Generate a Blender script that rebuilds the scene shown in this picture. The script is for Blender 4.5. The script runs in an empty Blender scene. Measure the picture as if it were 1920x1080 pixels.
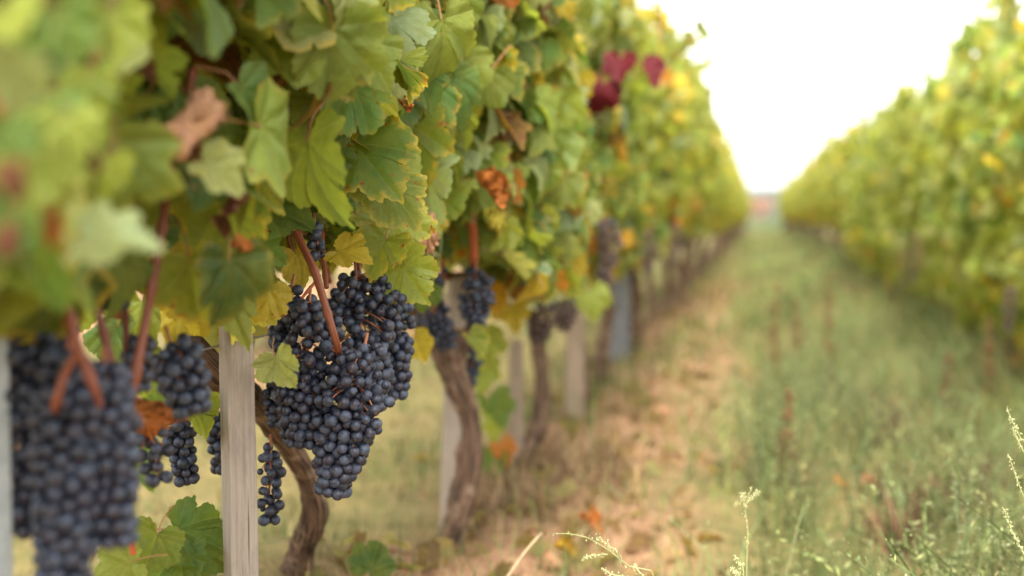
import bpy, math, random
import numpy as np
from mathutils import Matrix, Vector, Euler

rng = np.random.default_rng(7)
random.seed(7)
scene = bpy.context.scene
COL = scene.collection

# ------------------------------------------------------------------ camera
F = 2667.0                       # focal length in photo pixels (50 mm on full frame, 1920 wide)
CAM = Vector((0.0, 0.0, 0.70))
cam_data = bpy.data.cameras.new('camera')
cam = bpy.data.objects.new('camera', cam_data)
COL.objects.link(cam)
cam_data.sensor_width = 36.0
cam_data.lens = 50.0
cam_data.clip_start = 0.02
cam_data.clip_end = 3000.0
cam.location = CAM
cam.rotation_euler = Euler((math.radians(90 - 2.96), 0.0, math.radians(9.79)), 'XYZ')
cam_data.dof.use_dof = True
cam_data.dof.focus_distance = 1.66
cam_data.dof.aperture_fstop = 2.5
cam_data.dof.aperture_blades = 0
scene.camera = cam
CM = cam.rotation_euler.to_matrix()
RIGHT, UP, TOWARD = CM.col[0].copy(), CM.col[1].copy(), CM.col[2].copy()
CMi = np.array(CM.transposed())

# ------------------------------------------------------------------ world, sun, exposure
world = bpy.data.worlds.new('World')
scene.world = world
world.use_nodes = True
wn = world.node_tree
wn.nodes.clear()
SUN_EL, SUN_AZ = math.radians(56), math.radians(176)     # azimuth from +Y towards +X
sky = wn.nodes.new('ShaderNodeTexSky')
sky.sky_type = 'NISHITA'
sky.sun_disc = False
sky.sun_elevation = SUN_EL
sky.sun_rotation = SUN_AZ
sky.air_density = 1.0
sky.dust_density = 1.5
sky.ozone_density = 1.0
hs = wn.nodes.new('ShaderNodeHueSaturation')
hs.inputs['Saturation'].default_value = 0.02
bg = wn.nodes.new('ShaderNodeBackground')
bg.inputs['Strength'].default_value = 0.08
wo = wn.nodes.new('ShaderNodeOutputWorld')
wn.links.new(sky.outputs[0], hs.inputs['Color'])
wn.links.new(hs.outputs[0], bg.inputs['Color'])
wn.links.new(bg.outputs[0], wo.inputs['Surface'])
sun_data = bpy.data.lights.new('sun', 'SUN')
sun_data.energy = 1.5
sun_data.angle = math.radians(28)
sun_data.color = (1.0, 0.95, 0.87)
sun = bpy.data.objects.new('sun', sun_data)
COL.objects.link(sun)
sd = Vector((math.cos(SUN_EL) * math.sin(SUN_AZ), math.cos(SUN_EL) * math.cos(SUN_AZ), math.sin(SUN_EL)))
sun.rotation_euler = sd.to_track_quat('Z', 'Y').to_euler()
sun.location = sd * 50
scene.view_settings.view_transform = 'Standard'
scene.view_settings.look = 'None'
scene.view_settings.gamma = 1.0
scene.view_settings.use_curve_mapping = False
scene.view_settings.exposure = 2.80

# ------------------------------------------------------------------ small helpers
def at(px, py, Y):
    """world point seen at photo pixel (px, py) at world depth Y"""
    r = CM @ Vector(((px - 960) / F, -(py - 540) / F, -1.0))
    return CAM + r * (Y / r.y)

def dist_at(px, py, Y):
    r = CM @ Vector(((px - 960) / F, -(py - 540) / F, -1.0))
    return Y / r.y

def project(p):
    q = CMi @ (np.asarray(p, float) - np.array(CAM))
    d = max(-q[2], 1e-4)
    return 960 + F * q[0] / d, 540 - F * q[1] / d, -q[2]

def smooth01(a, b, x):
    t = np.clip((np.asarray(x, float) - a) / (b - a), 0, 1)
    return t * t * (3 - 2 * t)

ROWS = (-4.2, -2.4, -0.60, 1.12, 2.9, 4.7)

def gz(x, y):
    """ground height: ridges under the vine rows, small lumps, level towards the horizon"""
    x = np.asarray(x, float); y = np.asarray(y, float)
    z = np.zeros(np.broadcast(x, y).shape)
    for r in ROWS:
        z = z + 0.022 * np.exp(-((x - r) / 0.26) ** 2)
    z = z + 0.14 * np.exp(-(((x + 0.82) / 0.30) ** 2 + ((y - 2.15) / 0.42) ** 2))
    z = z + 0.012 * np.sin(5.1 * x + 1.7 * y) * np.sin(3.3 * y - 1.1 * x) + 0.009 * np.sin(11 * x - 7 * y + 1) + 0.006 * np.sin(19 * y + 13 * x)
    fade = 1 - smooth01(64, 74, y)
    return z * fade * (1 - smooth01(6.5, 9, np.abs(x)))

def link(o, parent=None):
    COL.objects.link(o)
    if parent is not None:
        o.parent = parent
    return o

def tag(o, label=None, cat=None, group=None, kind=None):
    if label: o['label'] = label
    if cat: o['category'] = cat
    if group: o['group'] = group
    if kind: o['kind'] = kind
    return o

def empty(name, loc, label, cat, group=None):
    o = bpy.data.objects.new(name, None)
    o.empty_display_size = 0.05
    o.location = loc
    link(o)
    return tag(o, label, cat, group)

def make_mesh(name, V, faces, mats=(), smooth=True, uv=None, mat_idx=None, attrs=None, corner_uv=None):
    """faces: list of tuples or (n,3) / (n,4) array. uv per vertex. attrs {name: (n,4) or (n,) per vertex}"""
    me = bpy.data.meshes.new(name)
    V = np.asarray(V, np.float32)
    if isinstance(faces, np.ndarray):
        nf, k = faces.shape
        me.vertices.add(len(V)); me.vertices.foreach_set('co', V.ravel())
        me.loops.add(nf * k); me.loops.foreach_set('vertex_index', faces.astype(np.int32).ravel())
        me.polygons.add(nf)
        me.polygons.foreach_set('loop_start', np.arange(0, nf * k, k, dtype=np.int32))
        me.update(calc_edges=True)
    else:
        me.from_pydata([tuple(map(float, v)) for v in V], [], [tuple(map(int, f)) for f in faces])
        me.update()
    nl = len(me.loops)
    vi = np.empty(nl, np.int32); me.loops.foreach_get('vertex_index', vi)
    if uv is not None:
        l = me.uv_layers.new(name='UVMap')
        l.data.foreach_set('uv', np.asarray(uv, np.float32)[vi].ravel())
    for an, a in (attrs or {}).items():
        a = np.asarray(a, np.float32)
        if a.ndim == 2:
            at_ = me.attributes.new(an, 'FLOAT_COLOR', 'POINT'); at_.data.foreach_set('color', a.ravel())
        else:
            at_ = me.attributes.new(an, 'FLOAT', 'POINT'); at_.data.foreach_set('value', a.ravel())
    for m in mats: me.materials.append(m)
    if mat_idx is not None: me.polygons.foreach_set('material_index', np.asarray(mat_idx, np.int32))
    me.polygons.foreach_set('use_smooth', np.full(len(me.polygons), smooth))
    me.validate()
    return me

def add(name, me, parent=None, M=None, color=None):
    o = bpy.data.objects.new(name, me)
    link(o, parent)
    if M is not None:
        if parent is not None:
            M = Matrix.Translation(-parent.location) @ M
        o.matrix_basis = M
    elif parent is not None:
        o.location = -parent.location
    if color is not None: o.color = color
    return o

def catmull(P, n):
    P = np.asarray(P, float)
    Q = np.vstack([2 * P[0] - P[1], P, 2 * P[-1] - P[-2]])
    out = []
    m = len(P) - 1
    for t in np.linspace(0, m, n):
        i = min(int(t), m - 1); u = t - i
        a, b, c, d = Q[i], Q[i + 1], Q[i + 2], Q[i + 3]
        out.append(0.5 * ((2 * b) + (-a + c) * u + (2 * a - 5 * b + 4 * c - d) * u * u + (-a + 3 * b - 3 * c + d) * u ** 3))
    return np.array(out)

def tube(P, R, sides=8, rings=24, bark=0.0, seed=0, cap=True):
    """swept tube along control points; returns V, quad/tri faces, uv. bark > 0 gives twisted ridges and knots"""
    r_ = np.random.default_rng(seed)
    C = catmull(P, rings)
    Rr = np.interp(np.linspace(0, 1, rings), np.linspace(0, 1, len(R)), R)
    T = np.gradient(C, axis=0); T /= np.linalg.norm(T, axis=1)[:, None] + 1e-9
    nrm = np.cross(T[0], [0.3, 0.9, 0.1]); nrm /= np.linalg.norm(nrm)
    seg = np.linalg.norm(np.diff(C, axis=0), axis=1); s = np.concatenate([[0], np.cumsum(seg)])
    V, UV = [], []
    ph = r_.uniform(0, 6.28, 8)
    knots = [(r_.uniform(0, s[-1]), r_.uniform(0, 6.28), r_.uniform(0.15, 0.45), r_.uniform(0.5, 1.4)) for _ in range(9)]
    ang = np.linspace(0, 2 * math.pi, sides, endpoint=False)
    for i in range(rings):
        nrm = nrm - T[i] * np.dot(nrm, T[i]); nrm /= np.linalg.norm(nrm)
        bi = np.cross(T[i], nrm)
        k = np.ones(sides)
        if bark > 0:
            tw = 9 * s[i]
            k += bark * (0.55 * np.sin(2 * ang + tw * 0.6 + ph[0]) + 0.45 * np.sin(5 * ang - tw + ph[1] + 1.5 * math.sin(14 * s[i] + ph[4]))
                         + 0.4 * np.sin(9 * ang + 1.3 * tw + ph[2]) + 0.3 * math.sin(34 * s[i] + ph[3]) + 0.3 * math.sin(61 * s[i] + ph[5])
                         + r_.normal(0, 0.25, sides))
            for ks, ka, kh, kw in knots:
                k += bark * 4 * kh * math.exp(-((s[i] - ks) / (Rr[i] * kw + 1e-4)) ** 2) * np.exp(-(np.angle(np.exp(1j * (ang - ka))) / 0.7) ** 2)
        for j in range(sides):
            V.append(C[i] + (nrm * math.cos(ang[j]) + bi * math.sin(ang[j])) * Rr[i] * k[j])
            UV.append((ang[j] / 6.283 * 0.16, s[i]))
    Fc = []
    for i in range(rings - 1):
        for j in range(sides):
            a, b = i * sides + j, i * sides + (j + 1) % sides
            Fc.append((a, b, b + sides, a + sides))
    if cap:
        V.append(C[0]); UV.append((0, 0)); V.append(C[-1]); UV.append((0, s[-1]))
        c0, c1 = len(V) - 2, len(V) - 1
        for j in range(sides):
            Fc.append(((j + 1) % sides, j, c0))
            b = (rings - 1) * sides
            Fc.append((b + j, b + (j + 1) % sides, c1))
    return np.array(V), Fc, np.array(UV)

def join_parts(parts):
    V, Fc, UV, n = [], [], [], 0
    for v, f, u in parts:
        V.append(v); UV.append(u); Fc += [tuple(i + n for i in q) for q in f]; n += len(v)
    return np.vstack(V), Fc, np.vstack(UV)

# ------------------------------------------------------------------ node helpers
class NT:
    def __init__(self, name):
        self.m = bpy.data.materials.new(name); self.m.use_nodes = True
        self.t = self.m.node_tree; self.t.nodes.clear()
        self.out = self.t.nodes.new('ShaderNodeOutputMaterial')
    def n(self, typ, **kw):
        nd = self.t.nodes.new(typ)
        for k, v in kw.items(): setattr(nd, k, v)
        return nd
    def set(self, sock, v):
        if isinstance(v, bpy.types.NodeSocket): self.t.links.new(v, sock)
        elif v is not None:
            if hasattr(sock, 'default_value') and not isinstance(v, (int, float)) and len(v) == 3 and sock.type == 'RGBA': v = (*v, 1)
            sock.default_value = v
    def math(self, op, a, b=None, c=None, clamp=False):
        nd = self.n('ShaderNodeMath', operation=op, use_clamp=clamp)
        self.set(nd.inputs[0], a); self.set(nd.inputs[1], b)
        if c is not None: self.set(nd.inputs[2], c)
        return nd.outputs[0]
    def ramp(self, v, a, b, lo=0.0, hi=1.0):
        nd = self.n('ShaderNodeMapRange', interpolation_type='SMOOTHSTEP')
        for i, x in enumerate((v, a, b, lo, hi)): self.set(nd.inputs[i], x)
        return nd.outputs[0]
    def mix(self, f, a, b, blend='MIX'):
        nd = self.n('ShaderNodeMix', data_type='RGBA', blend_type=blend)
        self.set(nd.inputs[0], f); self.set(nd.inputs[6], a); self.set(nd.inputs[7], b)
        return nd.outputs[2]
    def noise(self, vec, scale, detail=3, rough=0.55):
        nd = self.n('ShaderNodeTexNoise'); self.set(nd.inputs['Vector'], vec)
        nd.inputs['Scale'].default_value = scale; nd.inputs['Detail'].default_value = detail; nd.inputs['Roughness'].default_value = rough
        return nd.outputs[0]
    def mapping(self, vec, scale=(1, 1, 1), loc=(0, 0, 0)):
        nd = self.n('ShaderNodeMapping'); self.set(nd.inputs[0], vec); nd.inputs[1].default_value = loc; nd.inputs[3].default_value = scale
        return nd.outputs[0]
    def bump(self, h, strength=0.3, dist=0.002):
        nd = self.n('ShaderNodeBump'); self.set(nd.inputs['Height'], h)
        nd.inputs['Strength'].default_value = strength; nd.inputs['Distance'].default_value = dist
        return nd.outputs[0]
    def pbsdf(self, col, rough=0.6, spec=0.3, normal=None):
        nd = self.n('ShaderNodeBsdfPrincipled'); self.set(nd.inputs['Base Color'], col); self.set(nd.inputs['Roughness'], rough)
        nd.inputs['Specular IOR Level'].default_value = spec
        if normal is not None: self.set(nd.inputs['Normal'], normal)
        return nd.outputs[0]
    def done(self, sh):
        self.t.links.new(sh, self.out.inputs[0]); return self.m

def leaf_material(name, joined):
    t = NT(name)
    uv = t.n('ShaderNodeUVMap').outputs[0]
    if joined:
        at_ = t.n('ShaderNodeAttribute', attribute_name='Col'); base, dry = at_.outputs['Color'], at_.outputs['Alpha']
        rnd = t.math('FRACT', t.math('MULTIPLY', t.n('ShaderNodeSeparateColor').outputs[0], 1.0))
        sc = t.n('ShaderNodeSeparateColor'); t.set(sc.inputs[0], base)
        rnd = t.math('FRACT', t.math('MULTIPLY', t.math('ADD', sc.outputs[0], sc.outputs[1]), 937.0))
        oi = t.n('ShaderNodeObjectInfo')
        base = t.mix(1.0, base, oi.outputs['Color'], 'MULTIPLY')
    else:
        oi = t.n('ShaderNodeObjectInfo'); base, dry, rnd = oi.outputs['Color'], oi.outputs['Alpha'], oi.outputs['Random']
    edge = t.n('ShaderNodeAttribute', attribute_name='edge').outputs['Fac']
    sx = t.n('ShaderNodeSeparateXYZ'); t.set(sx.inputs[0], uv)
    x, y = sx.outputs[0], sx.outputs[1]
    ax = t.math('ABSOLUTE', x)
    r = t.math('SQRT', t.math('ADD', t.math('MULTIPLY', x, x), t.math('MULTIPLY', y, y)))
    th = t.math('ARCTAN2', ax, y)
    # main veins at 0, 0.78 and 1.65 rad from the midrib; the side veins fork off them
    d = None; fold = None
    for a in (0.0, 0.78, 1.68):
        da = t.math('SUBTRACT', th, a)
        s_ = t.math('ABSOLUTE', t.math('MULTIPLY', r, t.math('SINE', da)))
        d = s_ if d is None else t.math('MINIMUM', d, s_)
    vein = t.ramp(d, 0.006, 0.022, 1.0, 0.0)
    chev = t.math('SUBTRACT', r, t.math('MULTIPLY', d, 1.1))
    saw = t.math('ABSOLUTE', t.math('SUBTRACT', t.math('FRACT', t.math('MULTIPLY', chev, 7.0)), 0.5))
    side = t.math('MULTIPLY', t.ramp(saw, 0.42, 0.5), 0.55)
    veins = t.math('MAXIMUM', vein, side)
    off = t.n('ShaderNodeCombineXYZ'); t.set(off.inputs[0], t.math('MULTIPLY', rnd, 31.0)); t.set(off.inputs[1], t.math('MULTIPLY', rnd, 77.0))
    va = t.n('ShaderNodeVectorMath', operation='ADD'); t.set(va.inputs[0], uv); t.set(va.inputs[1], off.outputs[0])
    p = va.outputs[0]
    n1 = t.noise(p, 2.2, 3); n2 = t.noise(p, 7.0, 3); n3 = t.noise(p, 38.0, 2)
    col = t.mix(t.ramp(n1, 0.3, 0.7), base, t.mix(0.30, base, (0.30, 0.28, 0.03)))
    col = t.mix(t.math('MULTIPLY', t.ramp(n2, 0.35, 0.75), 0.35), col, t.mix(1.0, col, (0.5, 0.55, 0.4), 'MULTIPLY'))
    # yellow margins, then rust along the very edge on drier leaves
    em = t.math('MULTIPLY', t.ramp(t.math('ADD', edge, t.math('MULTIPLY', t.math('SUBTRACT', n2, 0.5), 0.9)), 0.72, 1.1), t.ramp(dry, 0.22, 0.95))
    col = t.mix(em, col, (0.50, 0.38, 0.06))
    sp = t.math('MULTIPLY', t.ramp(t.math('ADD', t.noise(p, 4.0, 4, 0.65), t.math('MULTIPLY', edge, 0.10)), 0.68, 0.74), t.ramp(dry, 0.25, 0.85))
    col = t.mix(sp, col, t.mix(t.ramp(n3, 0.4, 0.6), (0.22, 0.055, 0.015), (0.40, 0.15, 0.03)))
    fl = t.math('MULTIPLY', t.ramp(n3, 0.66, 0.76), 0.30)
    col = t.mix(fl, col, (0.12, 0.08, 0.02))
    col = t.mix(t.math('MULTIPLY', veins, 0.30), col, t.mix(0.5, col, (0.40, 0.42, 0.16)))
    geo = t.n('ShaderNodeNewGeometry')
    under = t.mix(0.34, col, (0.28, 0.36, 0.17))
    colf = t.mix(geo.outputs['Backfacing'], col, under)
    h = t.math('ADD', t.math('MULTIPLY', veins, -0.5), t.math('ADD', t.math('MULTIPLY', n2, 1.0), t.math('MULTIPLY', t.ramp(d, 0.0, 0.13), 1.6)))
    nb = t.bump(h, 0.55, 0.004)
    rough = t.ramp(n1, 0.3, 0.7, 0.40, 0.58)
    pb = t.pbsdf(colf, rough, 0.26, nb)
    tr = t.n('ShaderNodeBsdfTranslucent'); t.set(tr.inputs[0], t.mix(1.0, col, (1.65, 1.5, 0.80), 'MULTIPLY')); t.set(tr.inputs[1], nb)
    mx = t.n('ShaderNodeMixShader'); mx.inputs[0].default_value = 0.56
    t.t.links.new(pb, mx.inputs[1]); t.t.links.new(tr.outputs[0], mx.inputs[2])
    return t.done(mx.outputs[0])

def dry_material():
    t = NT('withered_leaf')
    uv = t.n('ShaderNodeUVMap').outputs[0]
    oi = t.n('ShaderNodeObjectInfo'); base = oi.outputs['Color']
    n1 = t.noise(uv, 3.0, 4, 0.6); n2 = t.noise(uv, 14.0, 4, 0.6)
    c = t.mix(t.ramp(n1, 0.35, 0.7), base, t.mix(1.0, base, (1.25, 1.35, 1.1), 'MULTIPLY'))
    c = t.mix(t.math('MULTIPLY', t.ramp(n2, 0.5, 0.72), t.math('MULTIPLY', oi.outputs['Alpha'], 0.9)), c, t.mix(1.0, base, (0.35, 0.25, 0.22), 'MULTIPLY'))
    nb = t.bump(t.math('ADD', n1, n2), 0.6, 0.004)
    pb = t.pbsdf(c, 0.6, 0.25, nb)
    tr = t.n('ShaderNodeBsdfTranslucent'); t.set(tr.inputs[0], c)
    mx = t.n('ShaderNodeMixShader'); mx.inputs[0].default_value = 0.3
    t.t.links.new(pb, mx.inputs[1]); t.t.links.new(tr.outputs[0], mx.inputs[2])
    return t.done(mx.outputs[0])

def attr_material(name, rough=0.7, trans=0.3, spec=0.2, noise_scale=60):
    t = NT(name)
    a = t.n('ShaderNodeAttribute', attribute_name='Col').outputs['Color']
    tc = t.n('ShaderNodeTexCoord').outputs['Object']
    c = t.mix(t.math('MULTIPLY', t.noise(tc, noise_scale, 2), 0.6), a, t.mix(1.0, a, (0.6, 0.6, 0.55), 'MULTIPLY'))
    pb = t.pbsdf(c, rough, spec)
    if trans <= 0: return t.done(pb)
    tr = t.n('ShaderNodeBsdfTranslucent'); t.set(tr.inputs[0], c)
    mx = t.n('ShaderNodeMixShader'); mx.inputs[0].default_value = trans
    t.t.links.new(pb, mx.inputs[1]); t.t.links.new(tr.outputs[0], mx.inputs[2])
    return t.done(mx.outputs[0])

def bark_material(name, dark, mid, light):
    t = NT(name)
    uv = t.n('ShaderNodeUVMap').outputs[0]
    n1 = t.noise(t.mapping(uv, (160, 14, 1)), 1.0, 5, 0.65)
    n2 = t.noise(t.mapping(uv, (40, 26, 1)), 1.0, 4)
    tc = t.n('ShaderNodeTexCoord').outputs['Object']
    n3 = t.noise(tc, 26, 4, 0.6)
    c = t.mix(t.ramp(n1, 0.36, 0.62), dark, mid)
    c = t.mix(t.math('MULTIPLY', t.ramp(n3, 0.50, 0.70), 0.75), c, light)
    c = t.mix(t.math('MULTIPLY', t.ramp(n2, 0.55, 0.75), 0.4), c, (0.24, 0.23, 0.17))
    h = t.math('ADD', n1, t.math('MULTIPLY', n3, 0.6))
    return t.done(t.pbsdf(c, 0.85, 0.2, t.bump(h, 0.9, 0.006)))

def cane_material():
    t = NT('red_brown_cane')
    uv = t.n('ShaderNodeUVMap').outputs[0]
    n1 = t.noise(t.mapping(uv, (90, 8, 1)), 1.0, 4)
    n2 = t.noise(t.mapping(uv, (20, 40, 1)), 1.0, 3)
    oi = t.n('ShaderNodeObjectInfo')
    c = t.mix(t.ramp(n1, 0.35, 0.68), (0.17, 0.042, 0.020), (0.36, 0.12, 0.055))
    c = t.mix(t.math('MULTIPLY', t.ramp(n2, 0.58, 0.8), 0.5), c, (0.10, 0.03, 0.02))
    c = t.mix(1.0, c, oi.outputs['Color'], 'MULTIPLY')
    return t.done(t.pbsdf(c, 0.5, 0.4, t.bump(n1, 0.4, 0.001)))

def berry_material():
    t = NT('grape_skin')
    tc = t.n('ShaderNodeTexCoord').outputs['Object']
    oi = t.n('ShaderNodeObjectInfo')
    off = t.n('ShaderNodeVectorMath', operation='SCALE'); t.set(off.inputs[0], oi.outputs['Location']); off.inputs['Scale'].default_value = 91.0
    va = t.n('ShaderNodeVectorMath', operation='ADD'); t.set(va.inputs[0], t.mapping(tc, (130, 130, 130))); t.set(va.inputs[1], off.outputs[0])
    n1 = t.noise(va.outputs[0], 1.0, 4, 0.6); n2 = t.noise(va.outputs[0], 4.5, 3, 0.6)
    skin = t.mix(t.ramp(oi.outputs['Random'], 0.1, 0.95), (0.007, 0.009, 0.019), (0.016, 0.011, 0.021))
    bl = t.math('ADD', t.math('MULTIPLY', t.ramp(n1, 0.36, 0.60), 0.78), t.math('MULTIPLY', t.ramp(n2, 0.4, 0.7), 0.22))
    bl = t.math('MULTIPLY', bl, t.ramp(t.math('FRACT', t.math('MULTIPLY', oi.outputs['Random'], 17.3)), 0.0, 1.0, 0.30, 1.0))
    c = t.mix(bl, skin, (0.062, 0.080, 0.123))
    # the small brown scar at the free end of the berry
    sx = t.n('ShaderNodeSeparateXYZ'); t.set(sx.inputs[0], tc)
    tip = t.ramp(sx.outputs[2], -0.0067, -0.0062, 1.0, 0.0)
    c = t.mix(t.math('MULTIPLY', tip, 0.8), c, (0.10, 0.06, 0.04))
    rough = t.math('ADD', 0.40, t.math('MULTIPLY', bl, 0.3))
    return t.done(t.pbsdf(c, rough, 0.5, t.bump(n2, 0.06, 0.001)))

def wood_material():
    t = NT('weathered_wood')
    tc = t.n('ShaderNodeTexCoord').outputs['Object']
    g = t.noise(t.mapping(tc, (420, 420, 9)), 1.0, 5, 0.6)
    g2 = t.noise(t.mapping(tc, (60, 60, 2.0)), 1.0, 4)
    n3 = t.noise(tc, 55, 4)
    c = t.mix(t.ramp(g, 0.3, 0.7), (0.30, 0.255, 0.21), (0.41, 0.36, 0.305))
    c = t.mix(t.math('MULTIPLY', t.ramp(g2, 0.5, 0.75), 0.5), c, (0.48, 0.44, 0.39))
    c = t.mix(t.math('MULTIPLY', t.ramp(n3, 0.6, 0.8), 0.5), c, (0.18, 0.14, 0.10))
    cr = t.noise(t.mapping(tc, (260, 260, 2.2), (3.1, 0, 1.7)), 1.0, 2)
    c = t.mix(t.ramp(cr, 0.66, 0.70), c, (0.10, 0.075, 0.055))
    st = t.noise(t.mapping(tc, (30, 30, 9)), 1.0, 4, 0.65)
    c = t.mix(t.math('MULTIPLY', t.ramp(st, 0.48, 0.68), 0.55), c, (0.21, 0.185, 0.16))
    oi = t.n('ShaderNodeObjectInfo')
    c = t.mix(1.0, c, oi.outputs['Color'], 'MULTIPLY')
    return t.done(t.pbsdf(c, 0.82, 0.2, t.bump(g, 0.6, 0.0015)))

def plain_material(name, a, b, scale=20, rough=0.8, bump=0.3, metallic=0.0):
    t = NT(name)
    tc = t.n('ShaderNodeTexCoord').outputs['Object']
    n = t.noise(tc, scale, 5, 0.6)
    c = t.mix(t.ramp(n, 0.3, 0.7), a, b)
    sh = t.pbsdf(c, rough, 0.3, t.bump(n, bump, 0.002))
    sh.node.inputs['Metallic'].default_value = metallic
    return t.done(sh)

def ground_material():
    t = NT('soil_and_turf')
    tc = t.n('ShaderNodeTexCoord').outputs['Object']
    sx = t.n('ShaderNodeSeparateXYZ'); t.set(sx.inputs[0], tc)
    x = sx.outputs[0]
    n1 = t.noise(tc, 2.3, 5, 0.62); n2 = t.noise(tc, 17, 5, 0.65); n3 = t.noise(tc, 90, 3, 0.6)
    soil = t.mix(t.ramp(n2, 0.3, 0.7), (0.23, 0.120, 0.066), (0.37, 0.215, 0.122))
    soil = t.mix(t.math('MULTIPLY', t.ramp(n3, 0.5, 0.72), 0.6), soil, (0.50, 0.36, 0.20))
    soil = t.mix(t.math('MULTIPLY', t.ramp(n3, 0.28, 0.42, 1.0, 0.0), 0.5), soil, (0.12, 0.07, 0.045))
    turf = t.mix(t.ramp(n2, 0.3, 0.7), (0.10, 0.095, 0.035), (0.20, 0.155, 0.065))
    # bare worked strip beside each row, turf down the middle of the alleys (rows about 1.75 m apart)
    ph = t.math('FRACT', t.math('DIVIDE', t.math('ADD', x, 0.60), 1.75))
    dd = t.math('ABSOLUTE', t.math('SUBTRACT', ph, 0.60))
    dn = t.math('ADD', dd, t.math('MULTIPLY', t.math('SUBTRACT', n1, 0.5), 0.30))
    k = t.math('MULTIPLY', t.ramp(dn, 0.28, 0.44), t.ramp(sx.outputs[1], 9.0, 34.0, 1.0, 0.15))
    c = t.mix(k, turf, soil)
    c = t.mix(t.ramp(sx.outputs[1], 60.0, 70.0), c, t.mix(n2, (0.05, 0.072, 0.024), (0.075, 0.095, 0.034)))  # far field coloured darker, standing in for the self-shadow of missing blades
    h = t.math('ADD', n2, t.math('MULTIPLY', n3, 0.5))
    return t.done(t.pbsdf(c, 0.95, 0.1, t.bump(h, 0.8, 0.02)))

M_LEAF = leaf_material('vine_leaf', False)
M_LEAFJ = leaf_material('vine_foliage', True)
M_DRY = dry_material()
M_PET = plain_material('petiole', (0.30, 0.10, 0.06), (0.34, 0.22, 0.07), 60, 0.5, 0.1)
M_BARK = bark_material('vine_bark', (0.040, 0.025, 0.016), (0.20, 0.12, 0.076), (0.38, 0.265, 0.17))
M_CANE = cane_material()
M_BERRY = berry_material()
M_STEM = plain_material('grape_stem', (0.26, 0.07, 0.045), (0.36, 0.16, 0.07), 80, 0.55, 0.2)
M_WOOD = wood_material()
M_CONC = plain_material('grey_concrete', (0.14, 0.145, 0.15), (0.21, 0.215, 0.22), 30)
M_STEEL = plain_material('galvanised_steel', (0.28, 0.32, 0.34), (0.38, 0.42, 0.44), 40, 0.5, 0.05, 0.3)
M_WIRE = plain_material('wire_steel', (0.30, 0.31, 0.32), (0.42, 0.43, 0.44), 60, 0.45, 0.05, 0.6)
M_GRASS = attr_material('grass_blade', 0.6, 0.30, 0.3, 40)
M_STRAW = attr_material('dry_straw', 0.8, 0.12, 0.2, 60)
M_WEED = attr_material('weed_leaf', 0.65, 0.28, 0.25, 80)
M_GROUND = ground_material()
M_WALL = plain_material('farm_render', (0.19, 0.125, 0.085), (0.24, 0.16, 0.11), 1.2)
M_ROOF = plain_material('clay_roof', (0.15, 0.075, 0.045), (0.20, 0.10, 0.06), 3)
M_GLASS = plain_material('dark_glass', (0.03, 0.035, 0.04), (0.05, 0.055, 0.06), 2, 0.15, 0.0)

PAL = dict(green=(0.100, 0.182, 0.044), deep=(0.055, 0.105, 0.026), olive=(0.155, 0.208, 0.040), lime=(0.235, 0.290, 0.058),
           mint=(0.26, 0.34, 0.185), yellow=(0.46, 0.37, 0.055), gold=(0.50, 0.28, 0.03), orange=(0.46, 0.15, 0.035),
           pink=(0.50, 0.26, 0.15), red=(0.095, 0.006, 0.010), brown=(0.15, 0.055, 0.025), pale=(0.31, 0.35, 0.14))

# ------------------------------------------------------------------ leaf shapes
CTRL = [(0.015, 0.0), (0.08, -0.14), (0.22, -0.26), (0.40, -0.27), (0.56, -0.18), (0.66, -0.03), (0.66, 0.09), (0.63, 0.19),
        (0.69, 0.32), (0.68, 0.46), (0.60, 0.59), (0.46, 0.65), (0.37, 0.65), (0.33, 0.74), (0.24, 0.84), (0.12, 0.93), (0.0, 1.02)]

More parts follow.
